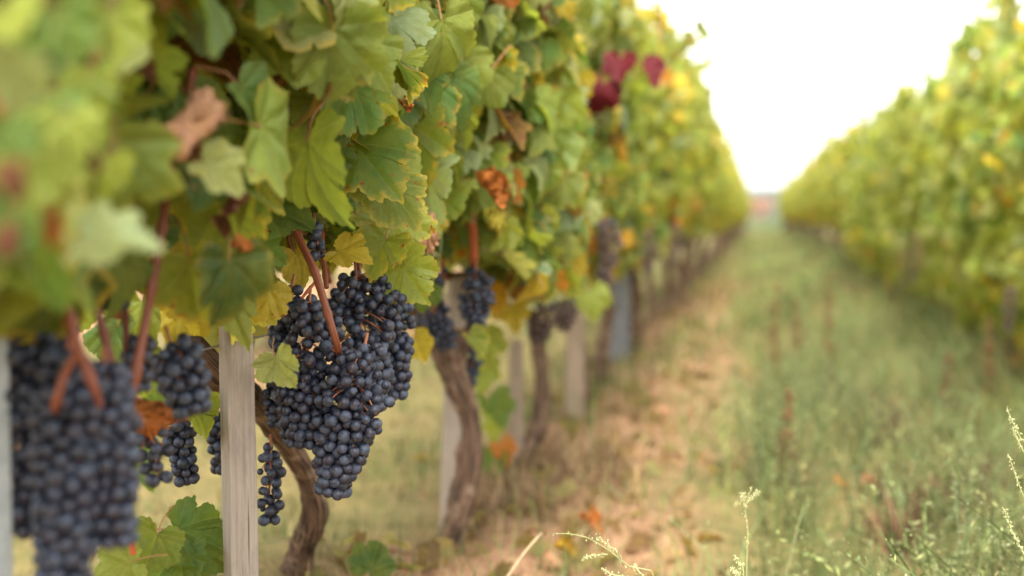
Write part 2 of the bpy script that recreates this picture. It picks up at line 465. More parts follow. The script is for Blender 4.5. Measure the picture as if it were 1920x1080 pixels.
def leaf_geo(seed, lod):
    """toothed five-lobed vine leaf in local XY, stalk joint at the origin, tip towards +Y, upper side +Z.
    lod 2: focused leaves, 1: blurred leaves, 0: joined foliage"""
    r = np.random.default_rng(seed)
    half = []
    for sgn in (1, -1):
        c = np.array(CTRL)
        c = c * (1 + r.normal(0, 0.035, c.shape))
        deep = r.uniform(-0.01, 0.17)
        c[7] *= 1 - deep; c[12] *= 1 - deep
        c[:, 0] *= sgn * r.uniform(0.88, 1.08)
        c[-1, 0] = 0
        half.append(c)
    if lod == 0:
        keep = [0, 3, 5, 7, 9, 12, 14, 16]
        half = [h[keep] for h in half]
    out = list(half[0]) + list(half[1][::-1][1:-1])
    out = np.array(out)
    sub = {2: 3, 1: 1, 0: 1}[lod]
    pts = []
    n = len(out)
    for i in range(n):
        a, b = out[i], out[(i + 1) % n]
        e = b - a; L = np.linalg.norm(e); nn = np.array([e[1], -e[0]]) / (L + 1e-9)
        for k in range(sub):
            q = a + e * k / sub
            if sub > 1 and 0 < i < n - 1:
                q = q + nn * ((0.030 if k == 1 else -0.010 if k == 2 else 0.012) * r.uniform(0.6, 1.4))
            elif lod == 1 and 0 < i < n - 1:
                q = q + nn * (0.022 * (1 if i % 2 else -1))
            pts.append(q)
    o = np.array(pts)
    cen = np.array([0.0, 0.16])
    rings = {2: (0.3, 0.62, 0.86, 1.0), 1: (0.55, 1.0), 0: (1.0,)}[lod]
    V = [cen]; E = [0.0]
    for f in rings:
        for q in o:
            V.append(cen + (q - cen) * f); E.append(f ** 1.5)
    V = np.array(V); E = np.array(E)
    Fc = []
    m = len(o)
    for j in range(m): Fc.append((0, 1 + j, 1 + (j + 1) % m))
    for k in range(len(rings) - 1):
        b0, b1 = 1 + k * m, 1 + (k + 1) * m
        for j in range(m):
            j2 = (j + 1) % m
            Fc += [(b0 + j, b1 + j, b1 + j2), (b0 + j, b1 + j2, b0 + j2)]
    x, y = V[:, 0], V[:, 1]
    fold = r.uniform(0.0, 0.70); droop = r.uniform(0.05, 0.75); cup = r.uniform(-0.40, 0.25); twist = r.uniform(-.5, .5)
    z = twist * x * y + fold * np.abs(x) ** 1.2 - droop * np.maximum(y - 0.1, 0) ** 2 + cup * (x * x + (y - .2) ** 2)
    th = np.arctan2(x, y - .15)
    z += E * (0.035 * np.sin(5 * th + r.uniform(0, 6.3)) + 0.03 * np.sin(8 * th + r.uniform(0, 6.3)))
    # blade puffed up between the main veins
    dv = np.min([np.abs(np.hypot(x, y) * np.sin(np.arctan2(np.abs(x), y) - a)) for a in (0, .78, 1.68)], axis=0)
    z += 0.10 * np.minimum(dv, 0.16)
    V3 = np.column_stack([x, y, z])
    # winding: upper side must face +Z
    a, b, c = V3[list(Fc[len(Fc) // 2])]
    if np.cross(b - a, c - a)[2] < 0: Fc = [f[::-1] for f in Fc]
    return V3, np.array(Fc), np.column_stack([x, y]), E

def leaf_mesh(seed, lod, curl=0.0, crumple=0.05, mat=None):
    V, Fc, UV, E = leaf_geo(seed, lod)
    if curl:
        # dried leaf: rolled up across its width with a crumpled rim
        r = np.random.default_rng(seed + 99)
        a = V[:, 0] * curl; rad = 1.0 / curl
        V = np.column_stack([np.sin(a) * rad, V[:, 1] * 0.9 , V[:, 2] + (1 - np.cos(a)) * rad])
        V += E[:, None] * r.normal(0, crumple, V.shape)
        V[:, 2] += 0.25 * np.maximum(V[:, 1], 0) ** 2
    r = np.random.default_rng(seed + 5)
    Lp = r.uniform(0.45, 0.8)
    P = [(0, 0, 0.005), (r.normal(0, .05), -Lp * .5, -0.05), (r.normal(0, .12), -Lp, -Lp * r.uniform(.3, .8))]
    pv, pf, pu = tube(P, [0.018, 0.015, 0.02], 4 if lod == 2 else 3, 4 if lod == 2 else 3, cap=False)
    n = len(V)
    faces = [tuple(f) for f in Fc] + [tuple(i + n for i in f) for f in pf]
    mi = [0] * len(Fc) + [1] * len(pf)
    return make_mesh('leaf', np.vstack([V, pv]), faces, (mat or (M_DRY if curl else M_LEAF), M_PET), True, np.vstack([UV, pu * 0 + (0.0, 0.3)]), mi,
                     {'edge': np.concatenate([E, np.zeros(len(pv))])})

LEAF_HI = [leaf_mesh(100 + i, 2) for i in range(10)]
LEAF_MID = [leaf_mesh(200 + i, 1) for i in range(10)]
LEAF_DRY = [leaf_mesh(300 + i, 2, c) for i, c in enumerate((3.2, -2.4, 4.0, -2.8))]
LEAF_ROLL = leaf_mesh(340, 2, -5.2, .03)
LEAF_RED = [leaf_mesh(360 + i, 2, 0, 0, M_DRY) for i in range(3)]
GEO_MID = [leaf_geo(400 + i, 1) for i in range(6)]
GEO_LOW = [leaf_geo(500 + i, 0) for i in range(8)]

def frame_from(n, t, pos, size, center=0.36):
    n = Vector(n).normalized(); t = Vector(t); t = (t - n * t.dot(n)).normalized()
    x = t.cross(n)
    R = Matrix((x, t, n)).transposed().to_4x4()
    return Matrix.Translation(Vector(pos) - t * size * center) @ R @ Matrix.Scale(size, 4)

def joined_leaves(name, mats, cols, geos):
    """many leaves as one mesh (stuff)"""
    Vs, Fs, Us, Es, Cs, n = [], [], [], [], [], 0
    for i, (M, c) in enumerate(zip(mats, cols)):
        V, Fc, UV, E = geos[i % len(geos)]
        A = np.array(M)
        Vs.append(V @ A[:3, :3].T + A[:3, 3]); Fs.append(Fc + n); Us.append(UV); Es.append(E)
        Cs.append(np.tile(np.asarray(c, float), (len(V), 1))); n += len(V)
    return make_mesh(name, np.vstack(Vs), np.vstack(Fs), (M_LEAFJ,), True, np.vstack(Us), None, {'edge': np.concatenate(Es), 'Col': np.vstack(Cs)})

def rand_color(r, mode):
    """base colour and dryness of one leaf. mode 0: green near canopy, 1: lime and yellow canopy further on, 2: right row"""
    names, w = {0: (('green', 'olive', 'lime', 'mint', 'pale', 'yellow', 'deep', 'orange', 'brown'), (.26, .20, .22, .07, .10, .05, .05, .012, .05)),
                1: (('green', 'olive', 'lime', 'mint', 'pale', 'yellow', 'gold', 'orange', 'brown'), (.14, .18, .34, .03, .17, .11, .01, .015, .005)),
                2: (('green', 'olive', 'lime', 'mint', 'pale', 'yellow', 'gold', 'orange', 'brown'), (.14, .16, .36, .07, .24, .025, .003, .006, .005)),  # weighted pale, so the leaf colour makes up for this row's dim side
                3: (('lime', 'yellow', 'gold', 'orange', 'olive', 'brown', 'pale'), (.26, .28, .12, .12, .12, .04, .06))}[mode]
    k = r.choice(len(names), p=np.array(w) / sum(w))
    c = np.array(PAL[names[k]]) * r.uniform(0.9, 1.32) * (1 + r.normal(0, 0.05, 3))
    return (*np.clip(c, 0.005, 0.7), float(np.clip(r.beta(1.3, 2.2), 0, 1)))

def wall_orient(r, side=1, spread=1.0):
    """leaf normal turned outwards and up, tip hanging"""
    n = Vector((side * r.normal(0.75, 0.45 * spread), r.normal(-0.25, 0.55 * spread), r.normal(0.55, 0.40 * spread)))
    if n.length < 0.1: n = Vector((side, 0, 0.3))
    tip = Vector((r.normal(0, 0.45) + 0.25 * side, r.normal(0, 0.55), -1 + r.normal(0, 0.3)))
    return n, tip

# ================================================================== THE SETTING
def ground():
    xs = np.concatenate([[-900, -400, -180, -80, -40, -20, -12], np.arange(-9, -3, 0.35), np.arange(-3, 3, 0.06), np.arange(3, 9.1, 0.35), [12, 20, 40, 80, 180, 400, 900]])
    ys = np.concatenate([[-300, -80, -30, -12, -5, -2], np.arange(0, 9, 0.06), np.arange(9, 20, 0.2), np.arange(20, 64, 0.8), [70, 85, 110, 150, 220, 350, 600, 1000, 1800]])
    X, Y = np.meshgrid(xs, ys)
    Z = gz(X, Y)
    near = (np.abs(X) < 6) & (Y > 0) & (Y < 20)
    Z = Z + near * np.random.default_rng(3).normal(0, 0.005, X.shape)
    Z = Z - 0.5 * smooth01(70, 300, Y)
    nx, ny = len(xs), len(ys)
    i, j = np.meshgrid(np.arange(nx - 1), np.arange(ny - 1))
    a = (j * nx + i).ravel()
    me = make_mesh('ground', np.column_stack([X.ravel(), Y.ravel(), Z.ravel()]), np.column_stack([a, a + 1, a + nx + 1, a + nx]), (M_GROUND,))
    o = add('ground', me); tag(o, 'sandy soil with patchy turf between the vine rows', kind='structure')
ground()

def far_hills():
    r = np.random.default_rng(8)
    xs = np.linspace(-700, 700, 90)
    V, Fc = [], []
    h = 15 + 1.6 * np.sin(xs / 90 + 1) + 1.0 * np.sin(xs / 37) + r.uniform(0, 1.2, 90)
    for k, (dy, s) in enumerate(((0, 0), (12, .7), (40, 1), (160, 0))):
        for x, hh in zip(xs, h): V.append((x, 900 + dy, -1 + (hh + 1) * s))
    n = len(xs)
    for k in range(3):
        for i in range(n - 1): a = k * n + i; Fc.append((a, a + 1, a + n + 1, a + n))
    o = add('hills', make_mesh('hills', V, Fc, (plain_material('far_woods', (0.045, 0.06, 0.05), (0.07, 0.085, 0.07), 0.05),)))
    tag(o, 'low wooded hills on the horizon beyond the rows', kind='structure')
far_hills()

# ================================================================== berries and bunches
def ico(sub):
    import bmesh
    bm = bmesh.new(); bmesh.ops.create_icosphere(bm, subdivisions=sub, radius=1.0)
    V = np.array([v.co[:] for v in bm.verts]); Fc = np.array([[v.index for v in f.verts] for f in bm.faces]); bm.free()
    return V, Fc
IC1, IC2, IC3 = ico(1), ico(2), ico(3)
BR = 0.0065
def berry_mesh(icg, k):
    V, Fc = icg
    r = np.random.default_rng(k)
    V = V * BR * np.array([1 + r.normal(0, .02), 1 + r.normal(0, .02), 1.03 + r.normal(0, .03)])
    return make_mesh('grape', V, Fc, (M_BERRY,))
BERRY_HI = [berry_mesh(IC3, i) for i in range(3)]
BERRY_MID = [berry_mesh(IC2, i) for i in range(3)]

def bunch_points(L, R, n, rb, r, shoulder=0.18, loose=0.0):
    """berry centres of a hanging bunch in local space, stalk at the origin, tip at z = -L"""
    prof = lambda t: R * np.where(t < shoulder, 0.55 + 0.45 * t / shoulder, np.maximum(1 - ((t - shoulder) / (1 - shoulder)) ** 1.7 * 0.86, 0.12))
    t = r.uniform(0, 1, n) ** 0.9; a = r.uniform(0, 2 * math.pi, n)
    lump = 1 + 0.34 * np.sin(3 * a + 5 * t + r.uniform(0, 6)) + 0.15 * np.sin(13 * t + r.uniform(0, 6))
    rad = prof(t) * np.sqrt(r.uniform(0.04, 1, n)) * lump
    P = np.column_stack([rad * np.cos(a), rad * np.sin(a), -t * L])
    for it in range(70):
        D = P[:, None] - P[None]
        d = np.linalg.norm(D, axis=2) + np.eye(n)
        ov = np.maximum(2 * rb * (0.985 + loose) - d, 0); np.fill_diagonal(ov, 0)
        P += 0.42 * (D / d[:, :, None] * ov[:, :, None]).sum(1)
        rr = np.hypot(P[:, 0], P[:, 1]); lim = prof(np.clip(-P[:, 2] / L, 0, 1)) * 1.12
        f = np.where(rr > lim, 1 - 0.15 * (rr - lim) / (rr + 1e-6), 1)
        P[:, 0] *= f; P[:, 1] *= f
        P[:, 2] = np.clip(P[:, 2], -L + rb * .6, rb * .5)
    return P

def stem_geo(P, L, r, rb, every=3):
    parts = [tube([(0, 0, 0.02), (0.001, 0, -L * .3), (-0.001, 0.001, -L * .65), (0, 0, -L * .95)], [0.0019, 0.0019, 0.0014, 0.0008], 5, 8)]
    for i in range(0, len(P), every):
        p = P[i]; z0 = min(p[2] + 0.012 + 0.25 * math.hypot(p[0], p[1]), 0)
        parts.append(tube([(0, 0, z0), (p[0] * .5, p[1] * .5, (z0 + p[2]) / 2 + .003), tuple(p)], [0.0011, 0.0009, 0.0009], 4, 4, cap=False))
    return join_parts(parts)

def bunch(label, top, bot, Rpx, Y, n, seed, hi=False, loose=0.0, shoulder=0.18, Y2=None, group='bunches of dark grapes', whole=False):
    r = np.random.default_rng(seed)
    a, b = at(*top, Y), at(*bot, Y2 or Y)
    ax = b - a; L = ax.length
    R = Rpx * dist_at(*top, Y) / F
    rb = BR if Y < 3 else BR * 1.05
    P = bunch_points(L, max(R - rb, rb * .6), n, rb, r, shoulder, loose)
    q = (-ax).to_track_quat('Z', 'Y').to_matrix()
    W = P @ np.array(q).T
    sv, sf, su = stem_geo(P, L, r, rb, 2 if loose > .1 else 4)
    sv = sv @ np.array(q).T
    if whole:
        V, Fc = IC2 if Y < 5 else IC1
        Vs = np.vstack([V * rb * r.uniform(.9, 1.06) + w for w in W]); k = len(V)
        Fs = np.vstack([Fc + i * k for i in range(len(W))])
        root = empty('grape_bunch', a, label, 'grapes', group)
        add('bunch_stem', make_mesh('bunch_stem', sv, sf, (M_STEM,), True, su), root, Matrix.Translation(a))
        o = add('grapes', make_mesh('grapes', Vs, Fs, (M_BERRY,)), root, Matrix.Translation(a))
        o['kind'] = 'stuff'
        return root
    root = empty('grape_bunch', a, label, 'grapes', group)
    add('bunch_stem', make_mesh('bunch_stem', sv, sf, (M_STEM,), True, su), root, Matrix.Translation(a))
    ms = BERRY_HI if hi else BERRY_MID
    for w in W:
        # scar end of each berry points away from the stem, mostly down
        d = Vector((w[0], w[1], -0.012)) + Vector(r.normal(0, .004, 3))
        rot = (-d).to_track_quat('Z', 'Y').to_matrix().to_4x4()
        s = min(r.normal(1.0, 0.085), 1.16)
        if r.uniform() < .08: s *= r.uniform(.6, .8)
        add('grape', ms[r.integers(3)], root, Matrix.Translation(a + Vector(w)) @ rot @ Matrix.Scale(s, 4))
    return root

G_MAIN = 'ripe grape bunches between the stake and the knotted trunk'
bunch('left shouldered bunch of dark grapes just right of the pale stake, red cane across it', (580, 568), (562, 835), 74, 1.58, 215, 11, True, group=G_MAIN, shoulder=.2)
bunch('broad bunch of dark grapes behind the red cane, under the yellow leaf', (668, 520), (690, 770), 82, 1.70, 255, 12, True, group=G_MAIN)
bunch('lowest bunch of dark grapes in sharp focus, hanging below the end of the red cane', (682, 655), (622, 925), 74, 1.58, 245, 13, True, group=G_MAIN, shoulder=.22)
bunch('narrow right-hand bunch of dark grapes beside the gap before the knotted trunk', (728, 520), (742, 745), 46, 1.78, 145, 14, True, group=G_MAIN)
bunch('tiny bunch of a few grapes high beside the red cane', (592, 432), (598, 485), 20, 1.60, 8, 15, True, group=G_MAIN)
bunch('loose wing of grapes right above the leaf beside the stake top', (545, 545), (520, 650), 36, 1.60, 28, 16, True, 0.06, group=G_MAIN)
bunch('small dark bunch half hidden behind the pale leaf right of the stake', (520, 690), (520, 800), 32, 1.74, 36, 17, True, group=G_MAIN)
bunch('sparse straggling bunch of grapes low between stake and bending trunk', (507, 845), (505, 980), 26, 1.66, 26, 18, True, 0.18, group=G_MAIN)
G_FG = 'blurred grape bunches beside the grey post'
bunch('large blurred bunch of grapes against the grey metal post', (52, 600), (70, 1000), 60, 1.00, 165, 21, False, .02, group=G_FG)
bunch('blurred bunch of grapes reaching lowest, down to the bottom of the view', (128, 680), (120, 1090), 66, 0.98, 200, 22, False, .02, group=G_FG)
bunch('blurred bunch of grapes right of the forked red cane', (196, 700), (205, 1020), 54, 1.00, 150, 23, False, .02, group=G_FG)
bunch('blurred bunch of grapes high behind the forked cane', (92, 560), (75, 780), 56, 1.08, 112, 24, False, .02, group=G_FG)
bunch('very dark small bunch tucked under the green leaves', (196, 490), (210, 580), 44, 1.14, 36, 25, group=G_FG)
bunch('bunch of bluish grapes by the wire above the rusty dry leaf', (322, 650), (362, 775), 54, 1.22, 56, 26, group=G_FG)
bunch('sharp-edged little black bunch hanging under the rusty dry leaf', (328, 775), (352, 905), 32, 1.62, 52, 27, True, group=G_FG)
bunch('loose ring of blurred grapes below the rusty dry leaf', (276, 805), (300, 905), 36, 1.30, 20, 28, False, 0.2, group=G_FG)
bunch('short black bunch partly behind the left edge of the stake', (408, 785), (414, 885), 24, 1.70, 28, 29, True, group=G_FG)
bunch('small blurred bunch beside the thin dark canes', (262, 650), (250, 730), 34, 1.16, 24, 30, group=G_FG)
G_MID = 'grape bunches round the second stake'
bunch('bunch of grapes hanging in front of the second stake on the knotted trunk', (806, 560), (840, 655), 42, 2.5, 84, 31, group=G_MID)
bunch('bunch of grapes left of the second stake under the orange dry leaf', (802, 480), (806, 570), 40, 2.52, 64, 32, group=G_MID)
bunch('bunch of bluish grapes just right of the second stake top', (892, 505), (892, 620), 42, 2.52, 90, 33, group=G_MID)
bunch('small bunch of grapes low behind the knotted trunk head', (886, 640), (880, 730), 26, 2.75, 40, 34, group=G_MID)
bunch('small dark bunch between green leaves right of the second stake', (935, 495), (938, 545), 24, 3.0, 26, 35, group=G_MID)

# ================================================================== stakes, posts, wires
def stake(name, label, base_xy, top_z, w, rot, seed, mat=M_WOOD, color=(1, 1, 1, 1), group='stakes along the vine row', lean=(0, 0), d=None):
    r = np.random.default_rng(seed)
    z0 = float(gz(*base_xy)) - 0.12
    H = top_z - z0
    n = 14
    V, Fc = [], []
    d = d or w
    cs = [(-1, -1), (1, -1), (1, 1), (-1, 1)]
    ch = 0.08
    prof = []
    for sx, sy in cs:
        prof += [(sx * (1 - ch if sx * sy < 0 else 1), sy * (1 if sx * sy < 0 else 1 - ch)), (sx * (1 if sx * sy < 0 else 1 - ch), sy * (1 - ch if sx * sy < 0 else 1))]
    prof = np.array(prof)
    for i in range(n):
        t = i / (n - 1)
        k = 1 - (0.05 if i == n - 1 else 0)
        jit = r.normal(0, 0.012, prof.shape)
        p = (prof + jit) * np.array([w, d]) / 2 * k
        for a in p: V.append((a[0] + lean[0] * t * H, a[1] + lean[1] * t * H, t * H + (r.normal(0, .0012) if i == n - 1 else 0)))
    for i in range(n - 1):
        for j in range(8):
            a, b = i * 8 + j, i * 8 + (j + 1) % 8
            Fc.append((a, b, b + 8, a + 8))
    Fc.append(tuple(range((n - 1) * 8, n * 8))); Fc.append(tuple(range(7, -1, -1)))
    me = make_mesh(name, V, Fc, (mat,), False)
    o = add(name, me, None, Matrix.Translation((base_xy[0], base_xy[1], z0)) @ Matrix.Rotation(math.radians(rot), 4, 'Z'), color)
    return tag(o, label, 'post' if 'post' in name else 'stake', group)

p1 = at(455, 612, 1.52)
stake('wooden_stake', 'pale weathered square stake in sharp focus left of the big grape bunches', (p1.x, p1.y), p1.z, 0.0315, 38, 1, lean=(-0.012, 0.0), color=(.84, .82, .80, 1))
p2 = at(850, 518, 2.86)
p2 = p2 + Vector((-.012, 0, 0))
stake('wooden_stake', 'pale stake behind the knotted trunk with grapes either side of its top', (p2.x, p2.y), p2.z, 0.036, 30, 2, lean=(0.03, 0.0), color=(1.0, .94, .88, 1))
p3 = at(1078, 585, 4.65)
stake('wooden_stake', 'blurred tan stake standing alone just before the straw heap', (p3.x, p3.y), p3.z, 0.05, 25, 3, color=(1.0, .88, .74, 1))
p4 = at(968, 640, 3.78)
stake('wooden_stake', 'thin blurred brown stake next to the third vine trunk', (p4.x, p4.y), p4.z, 0.034, 20, 4, color=(.7, .6, .5, 1))
p5 = at(1160, 455, 6.6)
stake('trellis_post', 'blurred grey post farther down the left row, taller than the wooden stakes', (p5.x, p5.y), p5.z, 0.085, 25, 5, M_CONC)
p0 = at(-8, 560, 0.98)
stake('metal_post', 'pale grey blurred metal post beside the foreground grapes', (p0.x, p0.y), p0.z, 0.016, 35, 6, M_STEEL)

def wire(x, z, y0, y1, label, sag=0.008):
    ys = np.linspace(y0, y1, 60)
    P = [(x + 0.004 * math.sin(y * 2.1), y, z + sag * math.sin(y * 3.14 / 2.2)) for y in ys]
    v, f, u = tube(P, [0.0013, 0.0013], 5, 120)
    o = add('trellis_wire', make_mesh('trellis_wire', v, f, (M_WIRE,), True, u))
    return tag(o, label, 'wire', 'wires of the left trellis')
wire(-0.60, 0.545, 0.4, 46, 'lowest thin trellis wire running along the left row behind the grapes')
wire(-0.62, 0.98, 0.4, 46, 'middle trellis wire hidden among the leaves of the left row')
wire(-0.61, 1.38, 0.4, 46, 'top trellis wire in the upper leaves of the left row')

# ================================================================== vines of the left row, near ones leaf by leaf
G_LEFT = 'grapevines of the left row'
YB_X = [-200, 0, 120, 180, 250, 330, 440, 500, 545, 600, 700, 770, 830, 900, 980, 1060, 1100, 1150, 1250, 1350]
YB_Y = [560, 560, 560, 490, 540, 600, 600, 570, 490, 470, 480, 490, 465, 470, 530, 570, 560, 500, 460, 430]

def trunk_mesh(P, R, seed, sides=18, rings=60, bark=0.16, arms=()):
    parts = [tube(P, R, sides, rings, bark, seed)]
    for k, (Pa, Ra) in enumerate(arms): parts.append(tube(Pa, Ra, max(8, sides - 6), max(12, rings // 2), bark, seed + 7 + k))
    v, f, u = join_parts(parts)
    return make_mesh('trunk', v, f, (M_BARK,), True, u)

def cane(parent, P, R, seed, color=(1, 1, 1, 1)):
    P = np.array([np.array(p) for p in P])
    L = np.sum(np.linalg.norm(np.diff(catmull(P, 30), axis=0), axis=1))
    nr = int(min(70, max(30, L / .004)))
    tt = np.linspace(0, 1, nr); rr = np.interp(tt, np.linspace(0, 1, len(R)), R)
    q = (tt * L / .058 + seed * .37) % 1.0
    rr = rr * (1 + .30 * np.exp(-((q - .5) / .07) ** 2))
    v, f, u = tube(P, list(rr), 8, nr, 0.07, seed)
    # swollen joints along the shoot
    return add('cane', make_mesh('cane', v, f, (M_CANE,), True, u), parent, None, color)

vines = []
VS = [(0.35, 0.95, 'nearest grapevine, big blurred leaves filling the far left'),
      (0.95, 1.62, 'grapevine with the bending trunk behind the pale stake, dry pink leaf in it'),
      (1.62, 2.35, 'grapevine with green leaves in sharp focus over the main grape bunches'),
      (2.35, 3.25, 'grapevine on the knotted upright trunk at the second stake'),
      (3.25, 4.20, 'slightly blurred grapevine with the red leaves high on its side'),
      (4.20, 5.20, 'grapevine with a sprig sticking out against the white sky')]
for y0, y1, lab in VS:
    yc = (y0 + y1) / 2
    vines.append(empty('grapevine', (-0.60, yc, float(gz(-0.60, yc))), lab, 'grapevine', G_LEFT))
v0, v1, v2, v3, v4, v5 = vines

# trunks
b1 = at(560, 1062, 2.12)
add('trunk', trunk_mesh([b1 - Vector((0, 0, .10)), b1, at(588, 960, 2.02), at(570, 885, 1.95), at(520, 810, 1.86), at(470, 745, 1.76), at(395, 690, 1.66), at(360, 650, 1.62)],
    [.030, .021, .0165, .0165, .0165, .017, .020, .016], 41), v1)
b2 = at(826, 1066, 2.68); d2 = b2.y
add('trunk', trunk_mesh([b2 - Vector((0, 0, .10)), b2, at(846, 1005, d2), at(866, 940, d2), at(884, 850, d2), at(880, 780, d2), at(852, 700, d2), at(840, 645, d2), at(815, 600, d2)],
    [.042, .030, .027, .022, .020, .018, .023, .034, .022], 42, 20, 90, .21,
    arms=[([at(842, 660, d2), at(868, 640, d2 + .02), at(900, 600, d2 + .05)], [.020, .018, .010]), ([at(835, 640, d2), at(800, 610, d2 - .04), at(770, 570, d2 - .1)], [.024, .018, .011])]), v3)
b3 = at(965, 900, 3.78)
add('trunk', trunk_mesh([b3 - Vector((0, 0, .06)), b3, at(1010, 800, 3.8), at(1018, 720, 3.8), at(1008, 650, 3.8), at(1000, 590, 3.8)], [.045, .030, .022, .020, .019, .02], 43, 12, 40), v4)
b4 = at(1088, 800, 4.75)
add('trunk', trunk_mesh([(-.60, 4.8, float(gz(-.6, 4.8)) - .06), (-.59, 4.8, .2), (-.61, 4.78, .4), (-.60, 4.75, .6)], [.035, .024, .022, .02], 44, 12, 40), v5)
add('trunk', trunk_mesh([(-.66, .62, float(gz(-.66, .62)) - .06), (-.67, .63, .2), (-.64, .62, .4), (-.62, .60, .58)], [.035, .026, .022, .02], 45, 12, 40), v0)
q0 = at(450, 1000, 1.98)
add('trunk', trunk_mesh([(q0.x, 1.98, float(gz(q0.x, 1.98)) - .06), (q0.x, 1.98, .25), (q0.x + .004, 1.97, .45), (q0.x + .05, 1.92, .58)], [.015, .012, .012, .012], 46, 10, 30), v2)

# canes seen in the photograph
def px_cane(par, pts, R, seed, col=(1, 1, 1, 1)):
    cane(par, [at(*p) for p in pts], R, seed, col)
px_cane(v2, [(545, 400, 1.60), (562, 450, 1.57), (590, 510, 1.54), (612, 580, 1.525), (630, 640, 1.53), (636, 668, 1.58)], [.0048, .0046, .0047, .0042, .0034], 51, (.8, .8, .8, 1))
px_cane(v2, [(600, 420, 1.70), (606, 480, 1.68), (612, 540, 1.66)], [.0035, .0035, .003], 52)
px_cane(v2, [(664, 420, 1.78), (668, 470, 1.76), (680, 560, 1.72)], [.0034, .0034, .003], 53)
px_cane(v2, [(470, 235, 1.60), (500, 275, 1.60), (545, 400, 1.60)], [.0045, .005, .005], 54, (.8, .8, .8, 1))
px_cane(v2, [(565, 560, 1.56), (590, 530, 1.57), (600, 515, 1.57)], [.0016, .0018, .002], 55, (1.3, 1.1, 1, 1))
px_cane(v1, [(362, 130, 1.20), (340, 260, 1.17), (318, 330, 1.16), (300, 450, 1.14), (280, 560, 1.12), (250, 720, 1.10), (240, 770, 1.14)], [.0045, .0042, .004, .0042, .0042, .0046], 56, (.85, .85, .9, 1))
px_cane(v1, [(118, 545, .96), (136, 610, .95), (148, 655, .95), (178, 728, .945), (188, 765, .98)], [.0033, .0034, .0042, .0030, .0025], 57, (.85, .8, .8, 1))
px_cane(v1, [(148, 655, .95), (122, 700, .945), (104, 755, .945), (98, 790, .985)], [.0029, .0027, .0028, .0024], 58, (.95, .9, .9, 1))
px_cane(v1, [(172, 550, 1.08), (190, 610, 1.08), (212, 690, 1.08)], [.0035, .0035, .003], 59, (.65, .6, .6, 1))
px_cane(v1, [(232, 560, 1.15), (236, 620, 1.15), (236, 680, 1.15)], [.003, .003, .003], 60, (.55, .5, .5, 1))
px_cane(v1, [(226, 320, 1.22), (228, 400, 1.22), (232, 560, 1.15)], [.003, .003, .003], 61, (.7, .6, .5, 1))
px_cane(v1, [(236, 955, 1.35), (245, 1000, 1.33), (250, 1040, 1.33)], [.003, .003, .003], 62, (1.6, 1.2, .7, 1))
px_cane(v3, [(870, 370, 2.5), (886, 430, 2.5), (888, 520, 2.55)], [.0075, .0075, .007], 63, (1.35, 1.1, .9, 1))
px_cane(v3, [(835, 400, 2.6), (832, 470, 2.6), (828, 540, 2.6)], [.005, .005, .005], 64, (1.0, .9, .8, 1))
px_cane(v1, [(560, 130, 1.7), (540, 95, 1.7), (590, 150, 1.72)], [.003, .003, .003], 65, (.8, .8, .6, 1))
px_cane(v5, [(1130, 230, 5.0), (1220, 150, 5.0), (1262, 105, 5.0), (1318, 55, 5.0)], [.006, .005, .004, .003], 66, (1.1, 1.4, .7, 1))
px_cane(v5, [(1238, 80, 5.1), (1240, 30, 5.1), (1238, -30, 5.1)], [.004, .004, .003], 67, (.9, 1.1, .6, 1))

